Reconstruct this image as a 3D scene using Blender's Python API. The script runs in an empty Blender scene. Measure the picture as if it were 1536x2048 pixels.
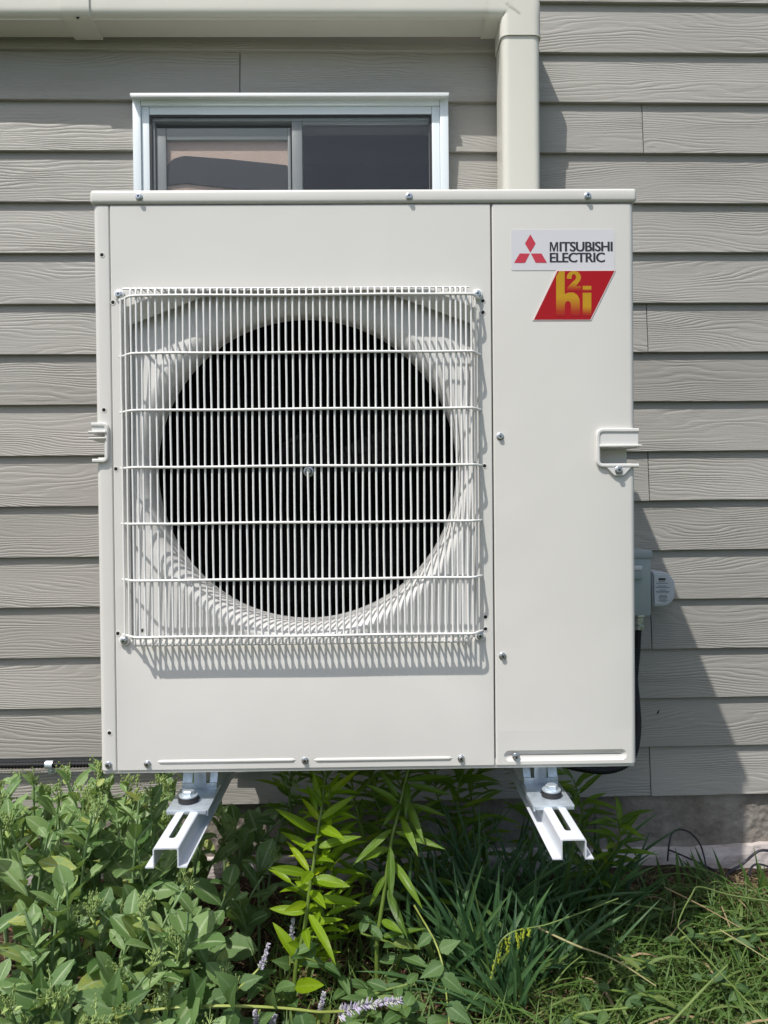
import bpy, bmesh, math, random
from mathutils import Vector, Matrix
R = random.Random(7)
C = bpy.context.scene.collection
S = bpy.context.scene

# ------------------------------------------------------------------ camera
F = 1538.0                                   # focal length in photo pixels (photo 1536 wide)
CAM = Vector((0.00928, -1.35642, 0.94324))
YAW, PITCH, ROLL = 0.014459, -0.012746, -0.009353
_fw = Vector((math.sin(YAW)*math.cos(PITCH), math.cos(YAW)*math.cos(PITCH), math.sin(PITCH)))
_rt = Vector((math.cos(YAW), -math.sin(YAW), 0)); _up = _rt.cross(_fw)
_rt, _up = _rt*math.cos(ROLL)+_up*math.sin(ROLL), -_rt*math.sin(ROLL)+_up*math.cos(ROLL)
cd = bpy.data.cameras.new('camera'); cam = bpy.data.objects.new('camera', cd); C.objects.link(cam)
cd.sensor_fit = 'HORIZONTAL'; cd.sensor_width = 36; cd.lens = 36*F/1536
cd.clip_start = 0.02; cd.clip_end = 500
cam.matrix_world = Matrix(((_rt.x, _up.x, -_fw.x, CAM.x), (_rt.y, _up.y, -_fw.y, CAM.y), (_rt.z, _up.z, -_fw.z, CAM.z), (0, 0, 0, 1)))
S.camera = cam
def ray(x, y): return _rt*((x-768)/F) - _up*((y-1024)/F) + _fw
def PX(x, y, Y=0.0):                         # photo pixel -> point on the plane at depth Y
    d = ray(x, y); return CAM + d*((Y-CAM.y)/d.y)
def PZ(x, y, z):                             # photo pixel -> point on the horizontal plane z
    d = ray(x, y); return CAM + d*((z-CAM.z)/d.z)

# ------------------------------------------------------------------ sky, sun, exposure
LD = Vector((0.82, 1.0, -2.13)).normalized()  # direction the sunlight travels
w = bpy.data.worlds.new('World'); S.world = w; w.use_nodes = True
nt = w.node_tree; bg = nt.nodes['Background']
sky = nt.nodes.new('ShaderNodeTexSky'); sky.sky_type = 'NISHITA'; sky.sun_disc = False
sky.sun_elevation = math.asin(-LD.z); sky.sun_rotation = math.atan2(-LD.x, -LD.y)
sky.air_density = 1.0; sky.dust_density = 2.5; sky.ozone_density = 1.0
nt.links.new(sky.outputs[0], bg.inputs[0]); bg.inputs[1].default_value = 0.13
sl = bpy.data.lights.new('sun', 'SUN'); sl.energy = 3.4; sl.angle = math.radians(0.55); sl.color = (1, 0.965, 0.915)
so = bpy.data.objects.new('sun', sl); C.objects.link(so); so.location = (-3, -4, 8)
so.rotation_euler = LD.to_track_quat('-Z', 'Y').to_euler()
S.view_settings.view_transform = 'Standard'; S.view_settings.look = 'None'
S.view_settings.gamma = 1; S.view_settings.use_curve_mapping = False
S.view_settings.exposure = 0.28

# ------------------------------------------------------------------ materials
def mat(name, col=(.5, .5, .5), rough=.5, metal=0, spec=.5):
    m = bpy.data.materials.new(name); m.use_nodes = True
    b = m.node_tree.nodes['Principled BSDF']
    b.inputs['Base Color'].default_value = (*col, 1); b.inputs['Roughness'].default_value = rough
    b.inputs['Metallic'].default_value = metal; b.inputs['Specular IOR Level'].default_value = spec
    return m
class NG:
    def __init__(s, m): s.t = m.node_tree; s.b = s.t.nodes['Principled BSDF']
    def n(s, typ, **kw):
        o = s.t.nodes.new(typ)
        for k, v in kw.items():
            if k.startswith('i_'): o.inputs[int(k[2:])].default_value = v
            else: setattr(o, k, v)
        return o
    def l(s, a, b): s.t.links.new(a, b)
    def math(s, op, a, b=None):
        o = s.n('ShaderNodeMath', operation=op)
        for i, q in enumerate((a, b)):
            if q is None: continue
            if isinstance(q, (int, float)): o.inputs[i].default_value = q
            else: s.l(q, o.inputs[i])
        return o.outputs[0]
    def noise(s, vec, scale, detail=3, rough=.5):
        o = s.n('ShaderNodeTexNoise'); o.inputs['Scale'].default_value = scale
        o.inputs['Detail'].default_value = detail; o.inputs['Roughness'].default_value = rough
        if vec is not None: s.l(vec, o.inputs['Vector'])
        return o.outputs[0]
    def obj(s): return s.n('ShaderNodeTexCoord').outputs['Object']
    def mapping(s, vec, scale, loc=(0, 0, 0)):
        o = s.n('ShaderNodeMapping'); o.inputs['Scale'].default_value = scale; o.inputs['Location'].default_value = loc
        s.l(vec, o.inputs['Vector']); return o.outputs[0]
    def ramp(s, fac, stops):
        o = s.n('ShaderNodeValToRGB'); e = o.color_ramp.elements
        while len(e) < len(stops): e.new(.5)
        for k, (p, c) in zip(e, stops): k.position = p; k.color = (*c, 1)
        s.l(fac, o.inputs[0]); return o.outputs[0]
    def bump(s, h, strength, dist):
        o = s.n('ShaderNodeBump'); o.inputs['Strength'].default_value = strength; o.inputs['Distance'].default_value = dist
        s.l(h, o.inputs['Height']); s.l(o.outputs[0], s.b.inputs['Normal'])
    def col(s, c): s.l(c, s.b.inputs['Base Color'])

def siding_mat():
    m = mat('painted_fibre_cement', (.3, .3, .29), .55, 0, .4); g = NG(m)
    oi = g.n('ShaderNodeObjectInfo'); off = g.math('MULTIPLY', oi.outputs['Random'], 37.0)
    cx = g.n('ShaderNodeCombineXYZ'); g.l(off, cx.inputs[0]); g.l(off, cx.inputs[2])
    ad = g.n('ShaderNodeVectorMath', operation='ADD'); g.l(g.obj(), ad.inputs[0]); g.l(cx.outputs[0], ad.inputs[1])
    v = ad.outputs[0]; sp = g.n('ShaderNodeSeparateXYZ'); g.l(v, sp.inputs[0])
    n1 = g.noise(g.mapping(v, (1.7, 1, 9)), 1.0, 2, .45)
    n2 = g.noise(g.mapping(v, (14, 1, 60)), 1.0, 2, .5)
    Fd = g.math('ADD', g.math('MULTIPLY', sp.outputs[2], 125), g.math('ADD', g.math('MULTIPLY', n1, 19), g.math('MULTIPLY', n2, .9)))
    fr = g.math('FRACT', Fd)
    pul = g.n('ShaderNodeMapRange', interpolation_type='SMOOTHSTEP'); g.l(fr, pul.inputs[0])
    pul.inputs[1].default_value = .0; pul.inputs[2].default_value = .45; pul.inputs[3].default_value = 0; pul.inputs[4].default_value = 1
    dn = g.n('ShaderNodeMapRange', interpolation_type='SMOOTHSTEP'); g.l(fr, dn.inputs[0])
    dn.inputs[1].default_value = .72; dn.inputs[2].default_value = 1; dn.inputs[3].default_value = 1; dn.inputs[4].default_value = 0
    wave = g.math('MULTIPLY', pul.outputs[0], dn.outputs[0])
    amp = g.n('ShaderNodeMapRange'); g.l(g.noise(g.mapping(v, (3, 1, 17)), 1.0, 2), amp.inputs[0])
    amp.inputs[1].default_value = .38; amp.inputs[2].default_value = .62; amp.inputs[3].default_value = .12; amp.inputs[4].default_value = 1
    fine = g.noise(g.mapping(v, (12, 1, 420)), 1.0, 2, .6)
    speck = g.noise(v, 900, 2)
    h = g.math('ADD', g.math('MULTIPLY', g.math('MULTIPLY', wave, amp.outputs[0]), .68), g.math('ADD', g.math('MULTIPLY', fine, .62), g.math('MULTIPLY', speck, .12)))
    g.bump(h, 1.0, .0012)
    cr = (g.ramp(g.noise(g.mapping(v, (1.1, 1, 5)), 1, 4), [(.3, (.300, .286, .258)), (.7, (.370, .354, .324))]))
    tv = g.n('ShaderNodeMapRange'); g.l(oi.outputs['Random'], tv.inputs[0]); tv.inputs[3].default_value = .93; tv.inputs[4].default_value = 1.07
    vm = g.n('ShaderNodeVectorMath', operation='SCALE'); g.l(cr, vm.inputs[0]); g.l(tv.outputs[0], vm.inputs['Scale']); g.col(vm.outputs[0])
    return m
def paint_mat(name, col, rough=.42):
    m = mat(name, col, rough, 0, .45); g = NG(m); o = g.obj()
    n = g.noise(o, 5, 3); c0 = tuple(c*.965 for c in col)
    g.col(g.ramp(n, [(.3, c0), (.7, col)]))
    r = g.n('ShaderNodeMapRange'); g.l(g.noise(o, 9, 4), r.inputs[0]); r.inputs[3].default_value = rough-.07; r.inputs[4].default_value = rough+.09
    g.l(r.outputs[0], g.b.inputs['Roughness'])
    g.bump(g.math('ADD', g.math('MULTIPLY', g.noise(o, 700, 2), .12), g.math('MULTIPLY', g.noise(o, 4.5, 2), 6)), .6, .0006)
    return m
def zinc_mat(name, col, rough, met=1.0):
    m = mat(name, col, rough, met); g = NG(m); o = g.obj()
    g.col(g.ramp(g.noise(o, 55, 4, .6), [(.3, tuple(c*.75 for c in col)), (.7, col)]))
    r = g.n('ShaderNodeMapRange'); g.l(g.noise(o, 130, 3), r.inputs[0]); r.inputs[3].default_value = rough-.1; r.inputs[4].default_value = rough+.15
    g.l(r.outputs[0], g.b.inputs['Roughness']); return m
def leaf_mat(name, dark, light, mid=None, rough=.42, trans=.3, fold=.0):
    m = mat(name, light, rough, 0, .4); g = NG(m)
    oi = g.n('ShaderNodeObjectInfo'); uv = g.n('ShaderNodeTexCoord').outputs['UV']
    nz = g.noise(g.mapping(uv, (3, 6, 1)), 1.0, 3)
    f = g.math('ADD', g.math('MULTIPLY', oi.outputs['Random'], .75), g.math('MULTIPLY', nz, .25))
    c = g.ramp(f, [(.12, dark), (.80, light), (.86, (light[0]*1.5, light[1]*1.12, light[2]*.7))])
    sp = g.n('ShaderNodeSeparateXYZ'); g.l(uv, sp.inputs[0])
    d = g.math('ABSOLUTE', g.math('SUBTRACT', sp.outputs[0], .5))
    if mid:
        k = g.n('ShaderNodeMapRange'); g.l(d, k.inputs[0]); k.inputs[1].default_value = .03; k.inputs[2].default_value = .065; k.inputs[3].default_value = .75; k.inputs[4].default_value = 0
        mx = g.n('ShaderNodeMix', data_type='RGBA'); g.l(k.outputs[0], mx.inputs[0]); g.l(c, mx.inputs[6]); mx.inputs[7].default_value = (*mid, 1)
        c = mx.outputs[2]
    g.col(c)
    vein = g.n('ShaderNodeTexWave'); vein.inputs['Scale'].default_value = 5; vein.inputs['Distortion'].default_value = 1.5
    g.l(g.mapping(uv, (6, 1.5, 1)), vein.inputs[0]); g.bump(vein.outputs[1], .25, .0012)
    tr = g.n('ShaderNodeBsdfTranslucent'); 
    br = g.n('ShaderNodeMix', data_type='RGBA'); br.inputs[0].default_value = .5; g.l(c, br.inputs[6]); br.inputs[7].default_value = (light[0]*1.6, light[1]*1.5, light[2]*.5, 1)
    g.l(br.outputs[2], tr.inputs[0])
    ms = g.n('ShaderNodeMixShader'); ms.inputs[0].default_value = trans
    g.l(g.b.outputs[0], ms.inputs[1]); g.l(tr.outputs[0], ms.inputs[2])
    g.l(ms.outputs[0], g.t.nodes['Material Output'].inputs[0]); return m

M = {}
M['siding'] = siding_mat()
M['ivory'] = paint_mat('ivory_powder_coat', (.675, .660, .620), .40)
M['ivory_plastic'] = paint_mat('ivory_plastic', (.67, .665, .64), .35)
M['shroud'] = paint_mat('shroud_plastic', (.70, .69, .665), .36)
M['wire'] = paint_mat('white_coated_wire', (.80, .795, .77), .33)
M['zinc'] = zinc_mat('zinc_plated_steel', (.72, .80, .88), .34, .6)
M['screw'] = zinc_mat('screw_steel', (.62, .65, .68), .28)
M['rail'] = paint_mat('white_rail_coat', (.62, .65, .70), .36)
M['vinyl'] = paint_mat('cream_vinyl', (.65, .635, .565), .32)
M['winframe'] = paint_mat('window_vinyl', (.72, .78, .81), .35)
M['trim'] = paint_mat('drip_cap_metal', (.70, .72, .72), .4)
M['sash'] = paint_mat('sash_vinyl', (.30, .33, .34), .4)
M['black'] = mat('black_void', (.008, .008, .009), .8, 0, .1)
M['fan'] = mat('fan_plastic', (.0025, .0025, .003), .6, 0, .03)
M['rubber'] = mat('black_rubber', (.018, .018, .02), .55)
M['conduit'] = mat('black_conduit', (.010, .010, .012), .5, 0, .3)
M['cable'] = mat('cable_jacket', (.02, .02, .028), .45)
M['box'] = paint_mat('grey_enclosure', (.33, .38, .38), .42)
M['cover'] = paint_mat('grey_outlet_plastic', (.48, .51, .55), .4)
M['print'] = mat('printed_ink', (.02, .022, .03), .5)
M['label'] = mat('label_vinyl', (.635, .625, .65), .3)
M['red'] = mat('logo_red', (.52, .035, .06), .35)
M['sticker'] = mat('sticker_red', (.36, .003, .004), .12, 0, .3)
M['white'] = mat('sticker_edge', (.75, .62, .60), .35)
M['label_bg'] = mat('tag', (.6, .6, .6), .4)
def gold_mat():
    m = mat('sticker_gold', (.5, .3, .02), .14, 0, .3); g = NG(m)
    gc = g.n('ShaderNodeTexCoord').outputs['Generated']; sp = g.n('ShaderNodeSeparateXYZ'); g.l(gc, sp.inputs[0])
    g.col(g.ramp(sp.outputs[2], [(.0, (.36, .004, .004)), (.12, (.38, .04, .005)), (.42, (.50, .27, .006)), (1, (.46, .26, .006))])); return m
M['gold'] = gold_mat()
def concrete_mat():
    m = mat('old_concrete', (.2, .19, .17), .9, 0, .2); g = NG(m); o = g.obj()
    n = g.noise(o, 9, 6, .65)
    g.col(g.ramp(n, [(.3, (.14, .12, .10)), (.5, (.25, .225, .195)), (.68, (.36, .335, .30))]))
    v = g.n('ShaderNodeTexVoronoi'); v.inputs['Scale'].default_value = 60; g.l(o, v.inputs['Vector'])
    g.bump(g.math('ADD', g.noise(o, 60, 6, .7), g.math('MULTIPLY', v.outputs[0], .5)), .9, .006); return m
M['concrete'] = concrete_mat()
def ledge_mat():
    m = mat('pale_mortar', (.5, .46, .43), .85, 0, .2); g = NG(m); o = g.obj()
    g.col(g.ramp(g.noise(g.mapping(o, (1, 1, 2)), 14, 6, .65), [(.3, (.45, .39, .36)), (.55, (.64, .58, .55)), (.75, (.74, .69, .66))]))
    g.bump(g.noise(g.mapping(o, (1, 1, 2.5)), 45, 6, .7), .8, .005); return m
M['ledge'] = ledge_mat()
def soil_mat():
    m = mat('soil', (.06, .045, .03), .95, 0, .15); g = NG(m); o = g.obj()
    n = g.noise(o, 14, 8, .7); big = g.noise(o, .6, 3)
    c1 = g.ramp(n, [(.3, (.026, .018, .012)), (.5, (.062, .043, .028)), (.72, (.12, .085, .058))])
    ln = g.n('ShaderNodeVectorMath', operation='LENGTH'); g.l(o, ln.inputs[0])
    k = g.n('ShaderNodeMapRange'); g.l(ln.outputs['Value'], k.inputs[0]); k.inputs[1].default_value = 1.8; k.inputs[2].default_value = 3
    c2 = g.ramp(big, [(.3, (.045, .075, .022)), (.7, (.075, .11, .035))])
    mx = g.n('ShaderNodeMix', data_type='RGBA'); g.l(k.outputs[0], mx.inputs[0]); g.l(c1, mx.inputs[6]); g.l(c2, mx.inputs[7])
    g.col(mx.outputs[2]); g.bump(g.noise(o, 70, 6, .75), 1, .012); return m
M['soil'] = soil_mat()
M['sedum'] = leaf_mat('sedum_leaf', (.080, .165, .046), (.225, .345, .125), (.40, .50, .28), .38, .26)
M['sedum_stem'] = mat('sedum_stem', (.20, .30, .13), .5)
M['bud'] = mat('sedum_buds', (.30, .40, .13), .55)
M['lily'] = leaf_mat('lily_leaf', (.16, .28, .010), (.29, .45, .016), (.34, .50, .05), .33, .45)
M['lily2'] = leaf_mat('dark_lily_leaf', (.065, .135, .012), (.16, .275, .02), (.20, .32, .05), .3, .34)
M['lily_stem'] = mat('lily_stem', (.12, .18, .03), .5)
M['strap'] = leaf_mat('strap_leaf', (.024, .070, .026), (.080, .165, .056), None, .4, .22)
M['weed'] = leaf_mat('weed_leaf', (.055, .12, .030), (.12, .21, .065), (.18, .27, .12), .5, .25)
M['weed_dark'] = leaf_mat('lawn_weed_leaf', (.035, .085, .022), (.085, .155, .045), (.13, .20, .08), .5, .22)
M['weed_stem'] = mat('weed_stem', (.27, .32, .07), .5)
M['green_stalk'] = mat('green_stalk', (.15, .21, .06), .5)
M['grass'] = leaf_mat('grass_blade', (.035, .090, .016), (.105, .185, .040), None, .45, .25)
M['grass2'] = leaf_mat('grass_blade_light', (.08, .14, .03), (.15, .22, .06), None, .45, .25)
M['straw'] = mat('dry_straw', (.30, .22, .12), .7)
M['litter'] = mat('brown_litter', (.12, .060, .035), .8)
M['dry'] = mat('dry_stalk', (.30, .28, .13), .6)
M['flower'] = mat('hyssop_flower', (.42, .38, .50), .6)
M['flower_pale'] = mat('hyssop_calyx', (.42, .45, .36), .6)
M['golden'] = mat('goldenrod_buds', (.36, .42, .035), .5)
M['blind'] = paint_mat('pinkish_textured_panel', (.78, .58, .48), .8)
g = NG(M['blind']); g.bump(g.noise(g.obj(), 260, 3), .7, .003)
M['dark_shape'] = mat('dark_grey_shape', (.045, .047, .05), .7)
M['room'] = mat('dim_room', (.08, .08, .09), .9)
M['hole'] = mat('hole_dark', (.006, .006, .006), .9)
def glass_mat():
    m = bpy.data.materials.new('pane_glass'); m.use_nodes = True; t = m.node_tree; t.nodes.clear()
    o = t.nodes.new('ShaderNodeOutputMaterial'); mx = t.nodes.new('ShaderNodeMixShader'); lw = t.nodes.new('ShaderNodeLayerWeight'); lw.inputs[0].default_value = .5; pw = t.nodes.new('ShaderNodeMath'); pw.operation = 'POWER'; pw.inputs[1].default_value = 5; fr = t.nodes.new('ShaderNodeMath'); fr.operation = 'MULTIPLY_ADD'; fr.inputs[1].default_value = .93; fr.inputs[2].default_value = .07; t.links.new(lw.outputs['Facing'], pw.inputs[0]); t.links.new(pw.outputs[0], fr.inputs[0])
    tb = t.nodes.new('ShaderNodeBsdfTransparent'); gl = t.nodes.new('ShaderNodeBsdfGlossy'); gl.inputs['Roughness'].default_value = .02
    tb.inputs[0].default_value = (.90, .92, .92, 1)
    t.links.new(fr.outputs[0], mx.inputs[0]); t.links.new(tb.outputs[0], mx.inputs[1]); t.links.new(gl.outputs[0], mx.inputs[2]); t.links.new(mx.outputs[0], o.inputs[0]); return m
M['glass'] = glass_mat()
def screen_mat():
    m = mat('insect_screen', (.07, .073, .08), .6); g = NG(m)
    tb = g.n('ShaderNodeBsdfTransparent'); ms = g.n('ShaderNodeMixShader')
    sp = g.n('ShaderNodeSeparateXYZ'); g.l(g.obj(), sp.inputs[0])
    a = g.math('FRACT', g.math('MULTIPLY', sp.outputs[0], 700)); b = g.math('FRACT', g.math('MULTIPLY', sp.outputs[2], 700))
    k = g.math('MAXIMUM', g.math('LESS_THAN', a, .12), g.math('LESS_THAN', b, .12))
    g.l(k, ms.inputs[0]); g.l(tb.outputs[0], ms.inputs[1]); g.l(g.b.outputs[0], ms.inputs[2])
    g.l(ms.outputs[0], g.t.nodes['Material Output'].inputs[0]); return m
M['screen'] = screen_mat()

# ------------------------------------------------------------------ mesh helpers
WL = {}                                       # world location of each object we make
class MB:
    def __init__(s): s.v = []; s.f = []; s.mi = []; s.uv = {}
    def add(s, vs, fs, mi=0):
        k = len(s.v); s.v += [tuple(p) for p in vs]
        for f in fs: s.f.append(tuple(i+k for i in f)); s.mi.append(mi)
        return s
    def box(s, x0, x1, y0, y1, z0, z1, bev=0, seg=2, mi=0):
        bm = bmesh.new(); bmesh.ops.create_cube(bm, size=1)
        for v in bm.verts: v.co = ((x0+x1)/2+v.co.x*(x1-x0), (y0+y1)/2+v.co.y*(y1-y0), (z0+z1)/2+v.co.z*(z1-z0))
        if bev: bmesh.ops.bevel(bm, geom=bm.edges[:], offset=bev, segments=seg, affect='EDGES', profile=.5)
        bm.verts.index_update()
        s.add([v.co[:] for v in bm.verts], [[v.index for v in f.verts] for f in bm.faces], mi); bm.free(); return s
    def prism(s, poly, y0, y1, bev=0, mi=0):  # polygon of (x,z), extruded along Y (y0 = front); bev = chamfer of the front edge
        n = len(poly); cx = sum(p[0] for p in poly)/n; cz = sum(p[1] for p in poly)/n
        loops = [[(x, y1, z) for x, z in poly]]
        if bev:
            loops.append([(x, y0+bev, z) for x, z in poly])
            q = inset(poly, bev); loops.append([(x, y0, z) for x, z in q])
        else: loops.append([(x, y0, z) for x, z in poly])
        vs = [p for l in loops for p in l]; fs = []
        for a in range(len(loops)-1):
            for i in range(n): j = (i+1) % n; fs.append((a*n+i, a*n+j, (a+1)*n+j, (a+1)*n+i))
        fs.append(tuple(range((len(loops)-1)*n, len(loops)*n))); fs.append(tuple(range(n))[::-1])
        return s.add(vs, fs, mi)
    def loops(s, ls, closed=True, mi=0):
        n = len(ls[0]); vs = [p for l in ls for p in l]; fs = []
        for a in range(len(ls)-1):
            for i in range(n if closed else n-1): j = (i+1) % n; fs.append((a*n+i, a*n+j, (a+1)*n+j, (a+1)*n+i))
        return s.add(vs, fs, mi)
    def tube(s, pts, r, n=8, caps=True, mi=0):
        pts = [Vector(p) for p in pts]; rr = r if isinstance(r, (list, tuple)) else [r]*len(pts)
        t0 = (pts[1]-pts[0]).normalized(); ax = Vector((0, 0, 1)) if abs(t0.z) < .9 else Vector((1, 0, 0))
        u = t0.cross(ax).normalized(); ls = []
        for i, p in enumerate(pts):
            t = (pts[min(i+1, len(pts)-1)]-pts[max(i-1, 0)]).normalized()
            u = (u-t*u.dot(t)).normalized(); v = t.cross(u)
            ls.append([p+(u*math.cos(a)+v*math.sin(a))*rr[i] for a in (2*math.pi*k/n for k in range(n))])
        s.loops(ls, True, mi)
        if caps:
            k = len(s.v)-n*len(pts)
            s.f.append(tuple(range(k, k+n))[::-1]); s.f.append(tuple(range(len(s.v)-n, len(s.v)))); s.mi += [mi, mi]
        return s
    def lathe(s, prof, c, n=24, axis='y', mi=0, sx=1):   # prof = [(radius, along)], axis y
        c = Vector(c); ls = []
        for r, h in prof:
            l = []
            for k in range(n):
                a = 2*math.pi*k/n
                if axis == 'y': l.append((c.x+r*math.cos(a)*sx, c.y+h, c.z+r*math.sin(a)))
                else: l.append((c.x+r*math.cos(a), c.y+r*math.sin(a), c.z+h))
            ls.append(l)
        k = len(s.v); s.loops(ls, True, mi)
        s.f.append(tuple(range(k, k+n))); s.f.append(tuple(range(len(s.v)-n, len(s.v)))); s.mi += [mi, mi]; return s
    def mesh(s, name, mats, origin=(0, 0, 0), angle=35, recalc=True):
        o = Vector(origin); me = bpy.data.meshes.new(name)
        me.from_pydata([tuple(Vector(p)-o) for p in s.v], [], s.f)
        for m_ in (mats if isinstance(mats, (list, tuple)) else [mats]): me.materials.append(m_)
        me.polygons.foreach_set('material_index', s.mi)
        if recalc:
            bm = bmesh.new(); bm.from_mesh(me); bmesh.ops.recalc_face_normals(bm, faces=bm.faces); bm.to_mesh(me); bm.free()
        if angle:
            me.shade_smooth(); me.set_sharp_from_angle(angle=math.radians(angle))
        me.update(); return me
    def build(s, name, mats, parent=None, angle=35, recalc=True, base=False):
        xs = [p[0] for p in s.v]; ys = [p[1] for p in s.v]; zs = [p[2] for p in s.v]
        c = Vector(((min(xs)+max(xs))/2, (min(ys)+max(ys))/2, min(zs) if base else (min(zs)+max(zs))/2))
        me = s.mesh(name, mats, c, angle, recalc); return put(name, me, c, parent)
def put(name, me, loc, parent=None, rot=None):
    o = bpy.data.objects.new(name, me); C.objects.link(o); WL[o.name] = Vector(loc)
    if parent is not None: o.parent = parent; o.location = Vector(loc)-WL[parent.name]
    else: o.location = loc
    if rot is not None: o.rotation_mode = 'QUATERNION'; o.rotation_quaternion = rot
    return o
def thing(name, loc, label, cat, group=None):
    o = bpy.data.objects.new(name, None); C.objects.link(o); o.location = loc; WL[o.name] = Vector(loc); o.empty_display_size = .05
    return tag(o, label, cat, group)
def tag(o, label, cat, group=None):
    o['label'] = label; o['category'] = cat
    if group: o['group'] = group
    return o
def kind(o, k): o['kind'] = k; return o
def inset(poly, d):
    n = len(poly); out = []
    ar = sum(poly[i][0]*poly[(i+1) % n][1]-poly[(i+1) % n][0]*poly[i][1] for i in range(n)); sg = 1 if ar > 0 else -1
    for i in range(n):
        a, b, c = Vector(poly[i-1]), Vector(poly[i]), Vector(poly[(i+1) % n])
        e1 = (b-a).normalized(); e2 = (c-b).normalized(); n1 = Vector((-e1.y, e1.x))*sg; n2 = Vector((-e2.y, e2.x))*sg
        nn = n1+n2; k = max(nn.dot(n1), .35); p = b+nn*(d/k); out.append((p.x, p.y))
    return out
def rpoly(pts, r, seg=4):                     # round the corners of a polygon
    out = []; n = len(pts)
    for i in range(n):
        a, b, c = Vector(pts[i-1]), Vector(pts[i]), Vector(pts[(i+1) % n]); rr = r[i] if isinstance(r, (list, tuple)) else r
        if rr <= 0: out.append(tuple(b)); continue
        p0 = b+(a-b).normalized()*min(rr, (a-b).length*.49); p1 = b+(c-b).normalized()*min(rr, (c-b).length*.49)
        for k in range(seg+1):
            t = k/seg; q = p0*(1-t)**2+b*2*t*(1-t)+p1*t*t; out.append((q.x, q.y))
    return out
def rrect(x0, x1, z0, z1, r, seg=4): return rpoly([(x0, z0), (x1, z0), (x1, z1), (x0, z1)], r, seg)
def pxz(pts, Y): return [(PX(x, y, Y).x, PX(x, y, Y).z) for x, y in pts]
def smooth_path(pts, k=8):                    # Catmull-Rom through points
    p = [Vector(q) for q in pts]; p = [p[0]*2-p[1]]+p+[p[-1]*2-p[-2]]; out = []
    for i in range(1, len(p)-2):
        for j in range(k):
            t = j/k; a, b, c, d = p[i-1], p[i], p[i+1], p[i+2]
            out.append(.5*((2*b)+(c-a)*t+(2*a-5*b+4*c-d)*t*t+(3*b-a-3*c+d)*t**3))
    out.append(p[-2]); return out

# ------------------------------------------------------------------ ground
def Yw(x): return .572+.014*x                 # front lip of the siding
def gh(x, y):                                 # ground height near the house
    return .010*math.sin(x*5.1+1)*math.cos(y*6.3)+.006*math.sin(x*13+y*9)-.012*max(0, min(1, (-.1-y)*1.5))
xs = sorted(set([round(math.copysign(60*abs(t)**3.2, t), 4) for t in [i/70 for i in range(-70, 71)]]+[i*.04 for i in range(-40, 41)]))
ys = sorted(set([round(math.copysign(60*abs(t)**3.2, t), 4) for t in [i/70 for i in range(-70, 71)]]+[i*.04 for i in range(-40, 30)]))
ys = [y for y in ys if y < 40]
b = MB(); nx = len(xs)
for y in ys:
    for x in xs:
        k = 1 if max(abs(x), abs(y)) < 2 else 0
        b.v.append((x, y, gh(x, y)*k+(R.uniform(-.004, .004) if k else 0)))
for j in range(len(ys)-1):
    for i in range(nx-1): b.f.append((j*nx+i, j*nx+i+1, (j+1)*nx+i+1, (j+1)*nx+i)); b.mi.append(0)
me = b.mesh('ground', M['soil'], (0, 0, 0), 0, False); me.shade_smooth()
gr = put('ground', me, (0, 0, 0)); kind(gr, 'structure')

# ------------------------------------------------------------------ house: planks, foundation, window
house = thing('house', (0, .6, 0), 'house wall of greige wood grain lap siding above old concrete foundation', 'house')
E_, ZS, NC = .1253, .188, 23
def lipk(x, y): return round((PX(x, y, .575).z-ZS)/E_)
joints = {}
for jx, jy in ((480, 187), (1289, 303), (1298, 692), (1301, 995), (1306, 1297), (1304, 1598)):
    joints.setdefault(lipk(jx, jy), []).append(PX(jx, jy-40, .575).x)
WX0, WX1 = PX(267, 300, .545).x, PX(896, 300, .545).x
WZ1 = ZS+14*E_; WZ0 = ZS+10*E_
def plank(x0, x1, k):
    z0 = ZS+k*E_; z1 = z0+E_+.018; T = .0122
    tl = [R.uniform(-.0012, .0012) for _ in range(2)]; b = MB()
    n = max(2, int((x1-x0)/.12)); ls = []
    for i in range(n+1):
        x = x0+(x1-x0)*i/n; y = Yw(x); dz = tl[0]*(1-i/n)+tl[1]*i/n+R.uniform(-.0004, .0004); dy = R.uniform(-.0004, .0004)
        ls.append([(x, y+.0012+dy, z0+dz), (x, y+dy, z0+.0014+dz), (x, y+.0128, z1), (x, y+.0238, z1), (x, y+T+.0004, z0+dz)])
    b.loops(ls); b.f.append(tuple(range(5))); b.f.append(tuple(range(5*n, 5*n+5))); b.mi += [0, 0]
    b.build('plank', M['siding'], house, 20)
XL, XR = -4.2, 4.2
for k in range(NC):
    cuts = list(joints.get(k, []))
    if not cuts: cuts = [R.choice([R.uniform(-2.6, -1.15), R.uniform(1.25, 2.6)])]
    if k not in (14,): cuts += [cuts[0]-3.65 if cuts[0] > 0 else cuts[0]+3.65]
    else: cuts += [cuts[0]-3.0, cuts[0]+3.0]
    cuts = sorted(c for c in cuts if XL+.3 < c < XR-.3 and not (WX0-.06 < c < WX1+.06 and 10 <= k <= 13)); edges = [XL]+cuts+[XR]
    for a, c in zip(edges[:-1], edges[1:]):
        segs = [(a+.0012, c-.0012)]
        if 10 <= k <= 13: 
            segs = []
            if a < WX0: segs.append((a+.0012, min(c-.0012, WX0-.001)))
            if c > WX1: segs.append((max(a+.0012, WX1+.001), c-.0012))
        for p, q in segs:
            if q-p > .02: plank(p, q, k)
b = MB(); YS = .60
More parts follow.
